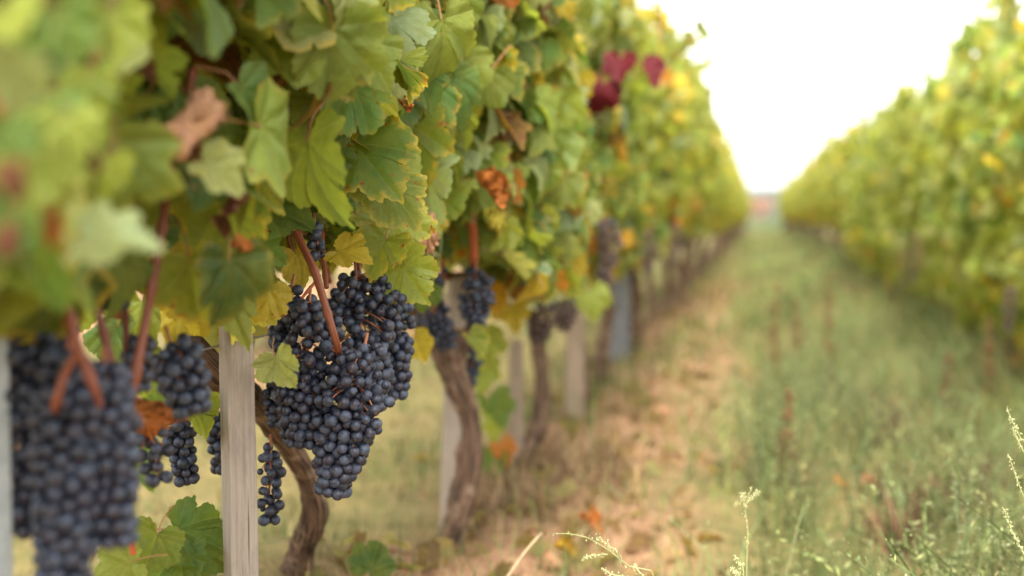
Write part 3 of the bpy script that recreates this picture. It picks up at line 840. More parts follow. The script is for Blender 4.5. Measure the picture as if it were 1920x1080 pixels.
# leaves placed after the photograph: px, py, depth Y, length px, tip angle (0 down, + to the right), normal tilt right, normal tilt up, colour, dryness, kind
H = [
 (v2, 690, 300, 1.565, 165, 38, -.35, .10, 'green', .75, 1), (v2, 735, 55, 1.74, 150, -8, .5, .75, 'mint', .2, 3), (v2, 835, 85, 1.84, 165, 20, .2, .2, 'lime', .3, 5),
 (v2, 720, 165, 1.70, 130, 5, .6, .4, 'pale', .5, 2), (v2, 790, 150, 1.86, 110, 30, .3, .5, 'green', .3, 4), (v1, 622, 105, 1.27, 215, 12, .7, .1, 'olive', .35, 0),
 (v1, 585, 320, 1.32, 235, 18, -.55, .15, 'olive', .25, 6), (v1, 505, 55, 1.42, 100, 60, .1, .8, 'mint', .1, 7), (v1, 485, 150, 1.46, 140, 15, .2, .3, 'lime', .4, 8),
 (v1, 508, 315, 1.52, 120, 55, .5, .75, 'mint', .15, 9), (v2, 528, 400, 1.58, 125, 70, .1, .45, 'green', .35, 2), (v2, 742, 440, 1.74, 135, 15, .25, .25, 'lime', .8, 0),
 (v2, 655, 475, 1.60, 85, 60, -.2, .6, 'yellow', .6, 3), (v2, 712, 470, 1.68, 95, -20, .1, .3, 'lime', .9, 4), (v2, 770, 270, 1.92, 150, 12, -.1, .2, 'olive', .7, 5),
 (v2, 800, 350, 2.0, 140, 10, -.6, .4, 'mint', .2, 6), (v2, 690, 375, 1.78, 120, -10, .4, .5, 'pale', .5, 7), (v2, 765, 520, 1.72, 110, 35, -.3, .1, 'lime', .5, 8),
 (v3, 798, 556, 2.35, 58, -15, .1, .3, 'green', .3, 9), (v3, 890, 645, 2.4, 58, 30, .2, .3, 'olive', .6, 1), (v2, 785, 650, 2.2, 60, 30, .2, .6, 'yellow', .3, 2),
 (v1, 492, 562, 1.50, 95, -30, .3, .2, 'yellow', .8, 3), (v2, 526, 690, 1.46, 78, 25, .2, .45, 'pale', .15, 4), (v1, 428, 425, 1.22, 205, 20, .15, .15, 'lime', .95, 5),
 (v1, 340, 85, 1.30, 190, 15, -.3, -.1, 'deep', .3, 6), (v1, 388, 45, 1.2, 130, -5, .5, .6, 'mint', .2, 7), (v1, 412, 325, 1.05, 125, 60, .3, .5, 'pale', .3, 8),
 (v0, 212, 450, .78, 190, 80, .2, .85, 'mint', .1, 9), (v0, 78, 510, .80, 190, 5, .1, .05, 'green', .3, 0), (v1, 362, 535, 1.18, 170, 10, .2, .2, 'lime', .9, 1),
 (v1, 330, 530, 1.22, 150, 30, .3, .3, 'yellow', .7, 2), (v1, 268, 215, 1.12, 160, -10, .2, .3, 'green', .3, 3), (v1, 290, 360, 1.16, 150, 0, .3, .35, 'lime', .5, 4),
 (v1, 480, 480, 1.42, 120, 10, .3, .2, 'green', .3, 5), (v1, 545, 180, 1.5, 120, 40, .3, .3, 'green', .3, 6), (v1, 565, 500, 1.62, 90, 20, .2, .3, 'yellow', .5, 7),
 (v1, 365, 1005, 1.52, 125, 70, .1, .75, 'green', .25, 8), (v1, 285, 1030, 1.45, 120, -20, .2, .5, 'olive', .3, 9), (v1, 400, 1040, 1.55, 110, 50, .2, .6, 'green', .2, 0),
 (v1, 215, 1065, 1.38, 120, -60, .2, .7, 'lime', .3, 1), (v1, 340, 1065, 1.5, 110, 10, .1, .8, 'green', .3, 2), (v2, 700, 1050, 2.1, 90, 150, .4, .3, 'deep', .2, 3),
 (v1, 375, 785, 1.5, 90, 60, .2, .5, 'olive', .4, 4), (v2, 640, 230, 1.75, 110, 0, .3, .3, 'lime', .5, 5), (v2, 690, 205, 1.8, 110, 30, .1, .3, 'olive', .4, 6),
 (v2, 860, 170, 2.05, 110, 20, .1, .3, 'green', .4, 7), (v3, 955, 190, 2.6, 100, 10, .1, .1, 'deep', .3, 8), (v3, 1000, 130, 2.8, 90, 20, .3, .4, 'pale', .3, 9),
 (v3, 870, 230, 2.3, 100, 10, .3, .2, 'lime', .4, 0), (v3, 850, 290, 2.3, 90, 0, .2, .5, 'mint', .4, 1),
 (v4, 1163, 126, 3.4, 62, 0, .1, .2, 'red', 0, 2), (v4, 1124, 178, 3.4, 72, -20, .1, .1, 'red', 0, 3), (v4, 1216, 138, 3.45, 62, 25, .1, .2, 'red', 0, 4),
 (v5, 1262, 100, 5.0, 40, 30, .2, .4, 'lime', .3, 5), (v5, 1290, 80, 5.0, 44, 60, .2, .4, 'lime', .3, 6), (v5, 1318, 56, 5.0, 42, 120, .2, .4, 'olive', .3, 7), (v5, 1300, 75, 5.05, 40, -40, .2, .4, 'lime', .3, 8),
 (v3, 960, 590, 3.0, 70, 10, .2, .3, 'yellow', .7, 9), (v3, 925, 560, 2.9, 60, 20, .2, .4, 'gold', .7, 0), (v4, 1060, 545, 3.5, 70, 20, .2, .3, 'lime', .5, 1), (v4, 1110, 565, 3.6, 70, 10, .2, .3, 'lime', .3, 2),
 (v4, 930, 790, 3.6, 80, 10, .2, .5, 'lime', .3, 3), (v4, 945, 845, 3.5, 50, 20, .2, .5, 'orange', .3, 4), (v4, 925, 870, 3.5, 60, -10, .2, .5, 'green', .3, 5),
 (v2, 395, 640, 1.9, 120, 20, .2, .3, 'lime', .5, 0), (v2, 330, 610, 1.85, 120, -20, .2, .3, 'yellow', .5, 1), (v2, 270, 600, 1.8, 120, 10, .2, .3, 'lime', .4, 2), (v2, 365, 560, 1.75, 140, 10, .3, .3, 'yellow', .6, 3),
 (v2, 410, 720, 2.0, 90, 30, .2, .4, 'olive', .5, 4), (v2, 265, 870, 1.9, 90, 0, .2, .3, 'green', .3, 5), (v2, 150, 560, 1.7, 130, 0, .2, .3, 'lime', .3, 6), (v2, 205, 640, 1.75, 110, 0, .2, .3, 'green', .3, 7), (v1, 40, 600, 1.4, 150, 0, .2, .3, 'olive', .3, 8),
 (v3, 795, 590, 2.75, 70, 0, .2, .3, 'deep', .3, 9), (v3, 905, 700, 3.1, 70, 0, .2, .3, 'lime', .3, 0), (v3, 925, 770, 3.2, 80, 10, .2, .3, 'green', .3, 1), (v3, 910, 650, 3.0, 80, 10, .2, .3, 'lime', .5, 2),
 (v0, 30, 150, .64, 150, -10, .3, .4, 'pale', .1, 0), (v0, 120, 60, .68, 150, 30, .2, .2, 'green', .2, 1), (v0, 50, 330, .66, 150, 10, .4, .3, 'olive', .2, 2), (v0, 15, 30, .62, 150, 40, .2, .5, 'lime', .1, 3), (v0, 130, 250, .72, 140, 5, .5, .4, 'lime', .2, 4),
 (v0, 85, 200, .74, 140, -20, .3, .3, 'green', .2, 5), (v0, 170, 170, .80, 140, 10, .2, .3, 'olive', .2, 6), (v0, 20, 260, .70, 130, 20, .2, .4, 'green', .2, 7), (v0, 190, 330, .85, 130, -10, .3, .3, 'lime', .3, 8), (v0, 110, 400, .82, 130, 15, .3, .3, 'pale', .2, 9),
 (v0, 20, 430, .76, 140, -10, .3, .3, 'green', .2, 0), (v0, 210, 60, .85, 150, 0, .3, .3, 'lime', .3, 1),
 (v2, 292, 735, 1.9, 100, 0, .2, .3, 'green', .3, 3), (v2, 262, 700, 1.8, 90, 20, .2, .3, 'lime', .3, 4),
]
HD = [(v1, 415, 430, 1.13, 55, 20, .2, .2, 'brown', .5, 2), (v1, 455, 455, 1.15, 50, 60, .2, .2, 'orange', .5, 1), (v2, 690, 245, 1.62, 40, 20, .2, .2, 'brown', .5, 0), (v2, 762, 195, 1.72, 36, 40, .2, .2, 'orange', .5, 2), (v0, 180, 300, .74, 60, 10, .2, .2, 'brown', .5, 2), (v1, 368, 225, 1.04, 250, 142, .35, .35, 'pink', .0, -1), (v1, 345, 290, 1.08, 110, 190, -.5, .0, 'brown', .4, 1), (v1, 262, 135, .98, 90, 80, .2, .4, 'brown', .4, 2),
      (v1, 268, 780, 1.24, 120, 75, .2, .5, 'orange', .6, 3), (v1, 320, 770, 1.28, 90, 100, .2, .3, 'orange', .6, 0), (v2, 800, 438, 1.95, 80, 5, .2, .2, 'pink', .6, 1),
      (v3, 922, 365, 2.3, 80, 30, .3, .3, 'orange', .4, 2), (v3, 942, 415, 2.3, 60, 20, .3, .2, 'yellow', .4, 3), (v1, 570, 165, 1.62, 60, 20, .2, .2, 'brown', .5, 0),
      (v0, 30, 335, .60, 100, 0, .2, .3, 'brown', .5, 1), (v0, 98, 430, .68, 85, 10, .1, .3, 'orange', .5, 2), (v0, 12, 450, .62, 90, -10, .1, .3, 'brown', .5, 3),
      (v1, 226, 300, .95, 70, 0, .2, .2, 'brown', .5, 1), (v1, 440, 390, 1.12, 70, -30, .2, .3, 'brown', .5, 2), (v1, 430, 20, 1.3, 60, 20, .2, .3, 'orange', .5, 3),
      (v2, 502, 392, 1.555, 34, 10, .2, .2, 'pink', .5, 0), (v1, 318, 545, 1.2, 80, 30, .3, .3, 'orange', .5, 1)]
BLOCK = []
counts = {v.name: 0 for v in vines}
def hero(rec, dry):
    par, px, py, Y, L, ang, tr, tu, c, dr, k = rec
    a = math.radians(ang)
    hr = np.random.default_rng(int(px * 7 + py * 13))
    n = TOWARD + RIGHT * (tr * 1.3 + (hr.normal(0, .55) if px < 600 or px > 800 else 0)) + UP * (tu * 1.25 + hr.normal(0, .35))
    t = RIGHT * math.sin(a) - UP * math.cos(a)
    size = L * (.80 if Y > 1.45 else .70) * dist_at(px, py, Y) / F
    M = frame_from(n, t, at(px, py, Y), size)
    me = (LEAF_DRY if dry else LEAF_HI if Y > 1.25 and Y < 2.4 else LEAF_MID)
    add('leaf', LEAF_ROLL if k < 0 else LEAF_RED[k % 3] if c == 'red' else me[k % len(me)], par, M, (*(np.array(PAL[c]) * (1.0 if dry or c == 'red' else 1.12)), dr))
    counts[par.name] += 1
    BLOCK.append((px, py, Y, L * .36))
for rec in H: hero(rec, False)
for rec in HD: hero(rec, True)
PROTECT = [(890, 560, 75, 2.6), (805, 525, 55, 2.55), (1020, 605, 60, 3.15), (1058, 590, 45, 3.35), (1140, 470, 75, 4.0), (1217, 475, 45, 5.1), (347, 403, 70, 1.3), (886, 430, 50, 2.6), (886, 490, 50, 2.6), (352, 170, 45, 1.2), (325, 310, 40, 1.18), (305, 420, 45, 1.15), (288, 520, 45, 1.13), (268, 610, 45, 1.12), (800, 440, 60, 2.0), (925, 375, 60, 2.35), (368, 225, 95, 1.1), (230, 420, 35, 1.2), (560, 450, 110, 1.72), (600, 640, 150, 1.9), (680, 760, 140, 1.9), (720, 620, 90, 1.9), (120, 760, 170, 1.3), (180, 640, 110, 1.3), (340, 720, 80, 1.7), (345, 840, 60, 1.7),
           (300, 480, 40, 1.2), (455, 668, 88, 1.75), (455, 800, 60, 1.6), (640, 560, 110, 1.6), (850, 580, 115, 2.9), (800, 640, 70, 2.7), (1170, 150, 95, 3.9), (600, 450, 40, 1.7)]

def near_leaves():
    r = np.random.default_rng(21)
    for vi, (y0, y1, _) in enumerate(VS):
        par = vines[vi]
        n = int((y1 - y0) * 2400)
        cand, rest_m, rest_c = [], [], []
        for _ in range(n):
            Y = r.uniform(y0, y1); Z = r.uniform(0.52, 1.58)
            u = r.beta(1.6, 1.0)
            xmid = -0.60
            half = 0.19 + 0.04 * math.sin(Y * 4 + Z * 3) - 0.06 * max(0, (Z - 1.35) / .2)
            X = xmid - half + 2 * half * u
            P = Vector((X, Y, Z))
            px, py, d = project(P)
            size = r.uniform(.042, .078)
            infr = d > 0.3 and -120 < px < 2040 and -120 < py < 1200
            if infr and py > np.interp(px, YB_X, YB_Y) + r.normal(0, 22): continue
            if not infr and Z < 0.62: continue
            if d < 0.55: continue
            ok = True
            for bx, by, bY, br in BLOCK:
                if Y < bY + .03 and abs(px - bx) < br and abs(py - by) < br and math.hypot(px - bx, py - by) < br: ok = False; break
            if ok:
                for bx, by, br, bY in PROTECT:
                    if Y < bY and math.hypot(px - bx, py - by) < br: ok = False; break
            if not ok: continue
            nn, tip = wall_orient(r)
            M = frame_from(nn, tip, P, size)
            c = rand_color(r, 1 if Y > 3.2 else 0)
            if infr and Z < 0.72 and r.uniform() < .30: c = rand_color(r, 3)
            cand.append((infr, u + r.normal(0, .12), M, c, Y))
        cand.sort(key=lambda q: (not q[0], -q[1]))
        k = 285 - counts[par.name]
        for q in cand[:k]:
            if not q[0]: rest_m.append(q[2]); rest_c.append(q[3]); continue
            ms = LEAF_HI if 1.3 < q[4] < 2.3 else LEAF_MID
            add('leaf', ms[r.integers(len(ms))], par, q[2], q[3])
        for q in cand[k:]: rest_m.append(q[2]); rest_c.append(q[3])
        if rest_m:
            o = add('foliage', joined_leaves('foliage', rest_m, rest_c, GEO_MID), par)
            o['kind'] = 'stuff'
        # upright shoots inside the canopy
        for q in range(5):
            yy = y0 + (q + .5) * (y1 - y0) / 5
            cane(par, [(-.61, yy, .60), (-.60 + r.normal(0, .03), yy + r.normal(0, .03), .85), (-.60 + r.normal(0, .05), yy + r.normal(0, .05), 1.15), (-.60 + r.normal(0, .06), yy + r.normal(0, .07), 1.5)],
                 [.0045, .0042, .0036, .002], 700 + vi * 10 + q)
        if vi >= 3: cane(par, [(-.61, y0 - .02, .56), (-.62, (y0 + y1) / 2, .575), (-.61, y1 - .02, .56)], [.008, .009, .007], 790 + vi, (.55, .6, .6, 1))
near_leaves()

# ================================================================== vines further on and in the other rows: shared trunk, canopy and grape meshes
def canopy_variant(seed, mode, n, size=(.05, .085), geos=GEO_LOW, z0=.52, top=1.55, half=.20, length=1.04):
    r = np.random.default_rng(seed)
    Ms, Cs = [], []
    for _ in range(n):
        Y = r.uniform(-length / 2, length / 2)
        tz = top + 0.09 * math.sin(Y * 6.3 + seed) + 0.06 * math.sin(Y * 17 + 2 * seed)
        Z = z0 + (tz - z0) * (r.beta(1.15, 1.0) if z0 > .4 else r.beta(1.35, .95))
        side = 1 if r.uniform() < .5 else -1
        k = (Z - z0) / (tz - z0)
        hw = half * (0.55 + 0.45 * min(k / .3, 1)) * (1 - 0.45 * max(0, (k - .75) / .25)) * (1 + .18 * math.sin(Y * 9 + Z * 8 + seed))
        X = side * hw * (0.25 + 0.75 * r.beta(2.2, 1.0))
        nn, tip = wall_orient(r, side)
        c = rand_color(r, mode)
        if k < .25 and r.uniform() < (.36 if z0 > .4 else .10): c = rand_color(r, 3)
        Ms.append(frame_from(nn, tip, (X, Y, Z), r.uniform(*size))); Cs.append(c)
    for s in range(4):        # ragged shoots above the canopy
        y = r.uniform(-.45, .45); x = r.normal(0, .08); lean = r.normal(0, .3, 2)
        for q in range(6):
            hgt = .05 * q
            nn, tip = wall_orient(r, 1 if r.uniform() < .5 else -1)
            Ms.append(frame_from(nn, tip, (x + lean[0] * hgt + r.normal(0, .03), y + lean[1] * hgt + r.normal(0, .03), top - .03 + hgt), r.uniform(.04, .07))); Cs.append(rand_color(r, mode))
    return joined_leaves('foliage', Ms, Cs, geos)

def trunk_variant(seed):
    r = np.random.default_rng(seed)
    P = [(0, 0, -.08), (r.normal(0, .02), r.normal(0, .03), .12), (r.normal(0, .03), r.normal(0, .05), .30), (r.normal(0, .03), r.normal(0, .05), .46), (0, 0, .60)]
    parts = [tube(P, [.04, .028, .023, .022, .02], 10, 30, .15, seed), tube([(0, 0, .55), (.01, .25, .60), (0, .48, .58)], [.018, .013, .009], 7, 12, .1, seed + 1),
             tube([(0, 0, .55), (.01, -.25, .60), (0, -.48, .58)], [.018, .013, .009], 7, 12, .1, seed + 2)]
    for q in range(6):
        y = -.4 + q * .16
        parts.append(tube([(0, y, .58), (r.normal(0, .04), y + r.normal(0, .03), .95), (r.normal(0, .06), y + r.normal(0, .05), 1.45)], [.005, .004, .002], 5, 8, 0, seed + q))
    v, f, u = join_parts(parts)
    return make_mesh('trunk', v, f, (M_BARK,), True, u)

def grapes_variant(seed):
    r = np.random.default_rng(seed)
    Vs, Fs, n = [], [], 0
    V, Fc = IC1
    for q in range(6):
        cx, cy, cz = r.choice((-1, 1)) * r.uniform(.02, .12), r.uniform(-.45, .45), r.uniform(.56, .68)
        P = bunch_points(r.uniform(.12, .17), r.uniform(.022, .034), 50, BR, r)
        for p in P:
            Vs.append(V * BR * 1.05 + p + (cx, cy, cz)); Fs.append(Fc + n); n += len(V)
    return make_mesh('grapes', np.vstack(Vs), np.vstack(Fs), (M_BERRY,))

TRUNKS = [trunk_variant(900 + i) for i in range(5)]
GRAPES = [grapes_variant(950 + i) for i in range(4)]
CAN_L = [canopy_variant(1000 + i, 1, 720, geos=GEO_MID, half=.21) for i in range(4)]
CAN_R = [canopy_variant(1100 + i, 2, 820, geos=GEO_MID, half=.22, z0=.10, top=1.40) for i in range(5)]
CAN_F = [canopy_variant(1200 + i, 1, 560, size=(.06, .095), half=.21) for i in range(4)]

def far_vine(x, y, cans, r, label, group, tint=(1, 1, 1, 1), lift=0.0):
    root = empty('grapevine', (x, y, float(gz(x, y))), label, 'grapevine', group)
    s = r.uniform(.90, 1.10)
    flip = Matrix.Rotation(math.pi if r.uniform() < .5 else 0, 4, 'Z')
    base = Matrix.Translation(root.location) @ flip
    add('trunk', TRUNKS[r.integers(len(TRUNKS))], root, base @ Matrix.Rotation(r.normal(0, .05), 4, 'X'))
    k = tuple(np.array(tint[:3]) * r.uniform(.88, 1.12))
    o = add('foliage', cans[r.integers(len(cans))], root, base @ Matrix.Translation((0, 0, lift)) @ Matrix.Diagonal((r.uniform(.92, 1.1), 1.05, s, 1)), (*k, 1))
    o['kind'] = 'stuff'
    g = add('grapes', GRAPES[r.integers(len(GRAPES))], root, base); g['kind'] = 'stuff'
    return root

r = np.random.default_rng(31)
y = 5.7; k = 0
while y < 66:
    lab = {0: 'blurred grapevine at the tall grey post in the left row', 1: 'blurred grapevine just beyond the grey post in the left row'}.get(k, 'blurred yellow-green grapevine far down the left row')
    far_vine(-0.60 + r.normal(0, .02), y, CAN_L if y < 14 else CAN_F, r, lab, G_LEFT if k < 2 else 'far grapevines of the left row', (1.2, 1.15, 1.0, 1))
    y += 1.0; k += 1
y = 3.9; k = 0
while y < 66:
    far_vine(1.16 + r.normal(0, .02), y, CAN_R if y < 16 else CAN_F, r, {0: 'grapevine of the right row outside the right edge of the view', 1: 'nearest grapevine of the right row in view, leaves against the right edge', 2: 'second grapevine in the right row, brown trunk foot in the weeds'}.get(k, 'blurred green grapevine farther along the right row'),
             'grapevines of the right row' if k < 3 else 'far grapevines of the right row', (1.25, 1.22, 1.2, 1))  # tint brightens the leaf colour in place of light and haze on this row
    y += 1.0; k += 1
y = 2.6
while y < 15:
    far_vine(-2.4 + r.normal(0, .03), y, CAN_F, r, 'grapevine in the row behind, seen through gaps under the left row', 'grapevines of the row behind')
    y += 1.05
# a few grape bunches of the farther vines that read as dark patches
G_FAR = 'grape bunches of the farther vines'
for i, (lab, top, bot, R, Y, n) in enumerate((
    ('blurred dark bunch above the brown third trunk', (1020, 570), (1008, 645), 38, 3.1, 80),
    ('blurred dark bunch just right of the third trunk top', (1060, 560), (1058, 620), 28, 3.3, 50),
    ('blurred dark bunch over the top of the grey post', (1138, 415), (1146, 500), 32, 3.95, 90),
    ('blurred dark bunch against the left side of the grey post', (1132, 485), (1138, 550), 24, 3.95, 50),
    ('blurred dark bunch left of the gap after the grey post', (1218, 435), (1215, 515), 20, 5.0, 70),
    ('blurred purple bunch farthest along the left row', (1266, 420), (1262, 500), 19, 6.4, 70),
    ('blurred wine-dark bunch in the right row', (1722, 440), (1712, 530), 24, 8.1, 90),
    ('small dark bunch beside the wine-dark one in the right row', (1690, 455), (1694, 550), 14, 9.0, 50),
    ('dark bunch low at the right edge of the right row', (1895, 540), (1890, 620), 18, 5.2, 50))):
    bunch(lab, top, bot, R, Y, n, 160 + i, group=G_FAR, whole=True)

# ================================================================== ground cover
def blades(name, X, Y, h, w, cols, lean, r, mat, label):
    n = len(X)
    Z = gz(X, Y) - 0.004
    a = r.uniform(0, 2 * math.pi, n); la = r.uniform(0, 2 * math.pi, n); ll = np.abs(r.normal(0, 1, n)) * lean
    sx, sy = np.cos(a) * w / 2, np.sin(a) * w / 2
    B = np.column_stack([X, Y, Z])
    S = np.column_stack([sx, sy, np.zeros(n)])
    Ld = np.column_stack([np.cos(la) * ll * h, np.sin(la) * ll * h, np.zeros(n)])
    up = np.column_stack([np.zeros(n), np.zeros(n), h])
    zs = np.clip(1 - 0.45 * ll, .12, 1)
    m = B + Ld * .35 + up * .55 * (zs[:, None] ** .5); t = B + Ld + up * zs[:, None]
    V = np.stack([B - S, B + S, m - S * .8, m + S * .8, t], 1).reshape(-1, 3)
    i = np.arange(n)[:, None] * 5
    Fc = np.vstack([i + [0, 1, 3], i + [0, 3, 2], i + [2, 3, 4]])
    C = np.repeat(np.column_stack([cols, np.ones(n)]), 5, axis=0)
    o = add(name, make_mesh(name, V, Fc, (mat,), True, None, None, {'Col': C}))
    return tag(o, label, kind='stuff')

def pick(r, n, table):
    names = np.array([t[0] for t in table], float); w = np.array([t[1] for t in table]); w = w / w.sum()
    c = names[r.choice(len(table), n, p=w)]
    return np.clip(.92 * c * r.uniform(.7, 1.3, (n, 1)) * (1 + r.normal(0, .05, (n, 3))), 0.005, .8)

def patch(X, Y, s=1.0, p=0.0):
    return (np.sin(2.1 * s * X + 1.3 * s * Y + p) * np.sin(1.7 * s * Y - 1.1 * s * X + 2 + p) + .6 * np.sin(4.3 * s * Y + 3.1 * s * X + 1 + p) * np.sin(5.2 * s * X - 2.3 * s * Y)) 

GREENS = [((.18, .24, .072), 4), ((.115, .17, .045), 3), ((.26, .305, .10), 3), ((.31, .27, .085), 1.8), ((.14, .21, .075), 1.2), ((.37, .26, .12), 1.6)]
STRAWS = [((.40, .28, .15), 4), ((.33, .21, .11), 3), ((.48, .36, .20), 2), ((.21, .125, .07), 2.5), ((.36, .20, .115), 1)]
r = np.random.default_rng(77)
def turf():
    n = 150000
    X = np.where(r.uniform(0, 1, n) < .8, r.uniform(-.6, 1.5, n), r.uniform(.7, 1.35, n)); Y = 1.9 + (48 - 1.9) * r.uniform(0, 1, n) ** 2.3
    keep = r.uniform(0, 1, n) < np.clip(smooth01(-.25 - .25 * smooth01(6, 16, Y), .22, X) * (.62 + .45 * patch(X, Y)), np.where(patch(X, Y, 2.6, 9) > .45, .30, .05), 1)
    X, Y = X[keep], Y[keep]
    h = r.gamma(3, .022, len(X)) * (1 + .6 * patch(X, Y, 1.3, 1)) * (1 + 1.3 * smooth01(.7, 1.05, X)) + .015
    cols = pick(r, len(X), GREENS)
    br = (patch(X, Y, 1.9, 5) + r.normal(0, .25, len(X))) > .72
    cols *= np.clip(1 + .38 * patch(X, Y, 2.3, 11), .45, 1.5)[:, None]
    cols[br] = pick(r, int(br.sum()), [((.34, .20, .10), 3), ((.20, .11, .06), 2), ((.46, .32, .17), 2)]); h[br] *= .7
    blades('grass', X, Y, np.clip(h, .012, .30), np.clip(.0022 + .0009 * (Y - 2), .0022, .02), cols, .55, r, M_GRASS, 'soft green grass and weeds down the middle of the alley')
turf()
def side_turf():
    n = 60000
    X = np.concatenate([r.uniform(-2.3, -.3, n), r.uniform(1.3, 3.2, n // 4)]); Y = np.concatenate([1.4 + 20 * r.uniform(0, 1, n) ** 2, 4 + 20 * r.uniform(0, 1, n // 4)])
    keep = r.uniform(0, 1, len(X)) < np.clip(.40 + .55 * patch(X, Y, 2.2, 2) - .35 * np.exp(-((X + .45) / .25) ** 2), .03, 1)
    keep &= (X + .60) ** 2 + (Y - 2.62) ** 2 > .022
    X, Y = X[keep], Y[keep]
    cols = pick(r, len(X), GREENS)
    f = patch(X, Y, 2.0, 7) + r.normal(0, .3, len(X))
    br = f > .0
    cols[br] = pick(r, int(br.sum()), STRAWS)
    cols *= .80
    dk = (f < -.6) | ((f > .55) & (f < .8))
    cols[dk] *= .5
    blades('grass', X, Y, np.clip((r.gamma(3, .016, len(X)) + .012) * np.where(br, .6, 1.25), .01, .17), np.clip(.0030 + .0008 * (Y - 2), .0030, .01), cols, .75, r, M_GRASS, 'short mixed grass growing under and behind the left row')
side_turf()
def straw():
    n = 34000
    X = r.normal(-.38, .16, n); Y = 1.7 + 34 * r.uniform(0, 1, n) ** 2.2
    kp = r.uniform(0, 1, n) < np.clip(.42 + .6 * patch(X, Y, 1.6, 3), .06, 1) * (1 - .8 * smooth01(6, 14, Y)) * (1 - .9 * np.exp(-((X + .6) ** 2 + (Y - 2.75) ** 2) / .04)); X, Y = X[kp], Y[kp]; n = len(X)
    blades('straw', X, Y, np.clip(r.gamma(2.2, .014, n) + .008, .008, .09), np.clip(.002 + .0008 * (Y - 2), .002, .015), pick(r, n, STRAWS), 1.9, r, M_STRAW, 'dry straw and dead grass on the bare strip beside the left row')
straw()
def litter():
    r = np.random.default_rng(83)
    Ms, Cs = [], []
    for _ in range(900):
        x, y = r.normal(-.38, .20), 1.8 + 22 * r.uniform() ** 1.8
        Ms.append(frame_from((r.normal(0, .5), r.normal(0, .5), 1), (r.normal(0, 1), r.normal(0, 1), r.normal(0, .3)), (x, y, float(gz(x, y)) + .012), r.uniform(.02, .055)))
        c = np.array(((.34, .22, .12), (.22, .12, .06), (.40, .27, .16), (.13, .075, .045), (.32, .28, .12))[r.integers(5)]) * r.uniform(.7, 1.2)
        Cs.append((*c, .1))
    tag(add('leaf_litter', joined_leaves('leaf_litter', Ms, Cs, GEO_LOW)), 'withered brown leaf litter on the bare strip', kind='stuff')
litter()
def straw_heap():
    n = 1500
    X = np.concatenate([r.normal(-.47, .09, n), r.normal(-.56, .05, 500)]); Y = np.concatenate([r.normal(3.75, .20, n), r.normal(3.3, .12, 500)])
    o = blades('straw', X, Y, np.clip(r.gamma(4, .017, len(X)), .02, .15), np.full(len(X), .005), pick(r, len(X), [((.40, .27, .14), 4), ((.24, .14, .07), 4), ((.14, .08, .045), 3), ((.50, .36, .20), 2)]), 1.8, r, M_STRAW, 'heap of brown dry grass at the foot of the third trunk')
straw_heap()
def dark_tuft(px, py, Y, n, s, label):
    p = at(px, py, Y)
    X = r.normal(p.x, s, n); Yv = r.normal(Y, s * 1.5, n)
    blades('straw', X, Yv, np.clip(r.gamma(4, .03, n), .03, .24), np.full(n, .006), pick(r, n, [((.10, .05, .03), 4), ((.16, .09, .05), 3), ((.30, .18, .10), 2), ((.07, .05, .025), 2)]), .9, r, M_STRAW, label)
dark_tuft(1770, 900, 3.3, 260, .035, 'clump of dark withered weed in the green')
dark_tuft(1650, 780, 4.4, 240, .05, 'brown withered patch among the grass')
dark_tuft(1850, 850, 3.7, 160, .04, 'small dark weed clump near the right edge')
dark_tuft(1470, 860, 3.7, 130, .035, 'dark blades standing in for the shaded gap at the foot of the short dock stalk')  # blade colour paints the shade between the weeds
dark_tuft(1560, 720, 5.4, 200, .06, 'brown base of the rusty dock stalk')
dark_tuft(1700, 930, 3.0, 120, .03, 'dark blades standing in for a shaded hollow among the pale weeds')  # shade of a hollow put into dark blades

# feathery weeds: narrow leaves in whorls on a thin stem, pale seed specks on some
def weed_geo(seed, h, nl, seeds):
    r = np.random.default_rng(seed)
    V, Fc, C = [], [], []
    def tri(pts, c):
        b = len(V); V.extend(pts); C.extend([c] * len(pts)); Fc.extend([(b, b + 1, b + 2)] if len(pts) == 3 else [(b, b + 1, b + 2), (b, b + 2, b + 3)])
    g1 = np.array((.145, .185, .065)); g2 = np.array((.30, .32, .125))
    nst = 3
    for s in range(nst):
        lx, ly = r.normal(0, .35, 2) * h; hh = h * r.uniform(.7, 1)
        stem = [np.array((lx * t * t, ly * t * t, hh * t)) for t in np.linspace(0, 1, 6)]
        for a, b in zip(stem[:-1], stem[1:]):
            w = np.array((.0011, .0005, 0)); tri([a - w, a + w, b + w * .7, b - w * .7], (*(g1 * .9), 1))
        for q in range(nl // nst):
            t = r.uniform(.12, 1); p = np.array((lx * t * t, ly * t * t, hh * t))
            d = r.normal(0, 1, 3); d[2] = abs(d[2]) * .6 + .1; d /= np.linalg.norm(d)
            L = r.uniform(.006, .020) * (1.25 - .6 * t); w = np.cross(d, r.normal(0, 1, 3)); w = w / np.linalg.norm(w) * L * .13
            c = g1 + (g2 - g1) * r.uniform() 
            tri([p - w * .3, p + d * L * .5 - w, p + d * L, p + d * L * .5 + w], (*(c * r.uniform(.75, 1.25)), 1))
        for q in range(seeds // nst):
            t = r.uniform(.6, 1.02); p = np.array((lx * t * t, ly * t * t, hh * t)) + r.normal(0, .009, 3); s_ = r.uniform(.0007, .0015)
            o = r.normal(0, 1, (4, 3)); o /= np.linalg.norm(o, axis=1)[:, None]
            c = (.62, .62, .40, 1)
            for f in ((0, 1, 2), (0, 2, 3), (0, 3, 1), (1, 3, 2)): tri([p + o[i] * s_ for i in f], c)
    return np.array(V), np.array(Fc), np.array(C)
WG = [weed_geo(i, 1.0 * .22, 105, sd) for i, sd in enumerate((0, 0, 40, 0, 60, 24))]
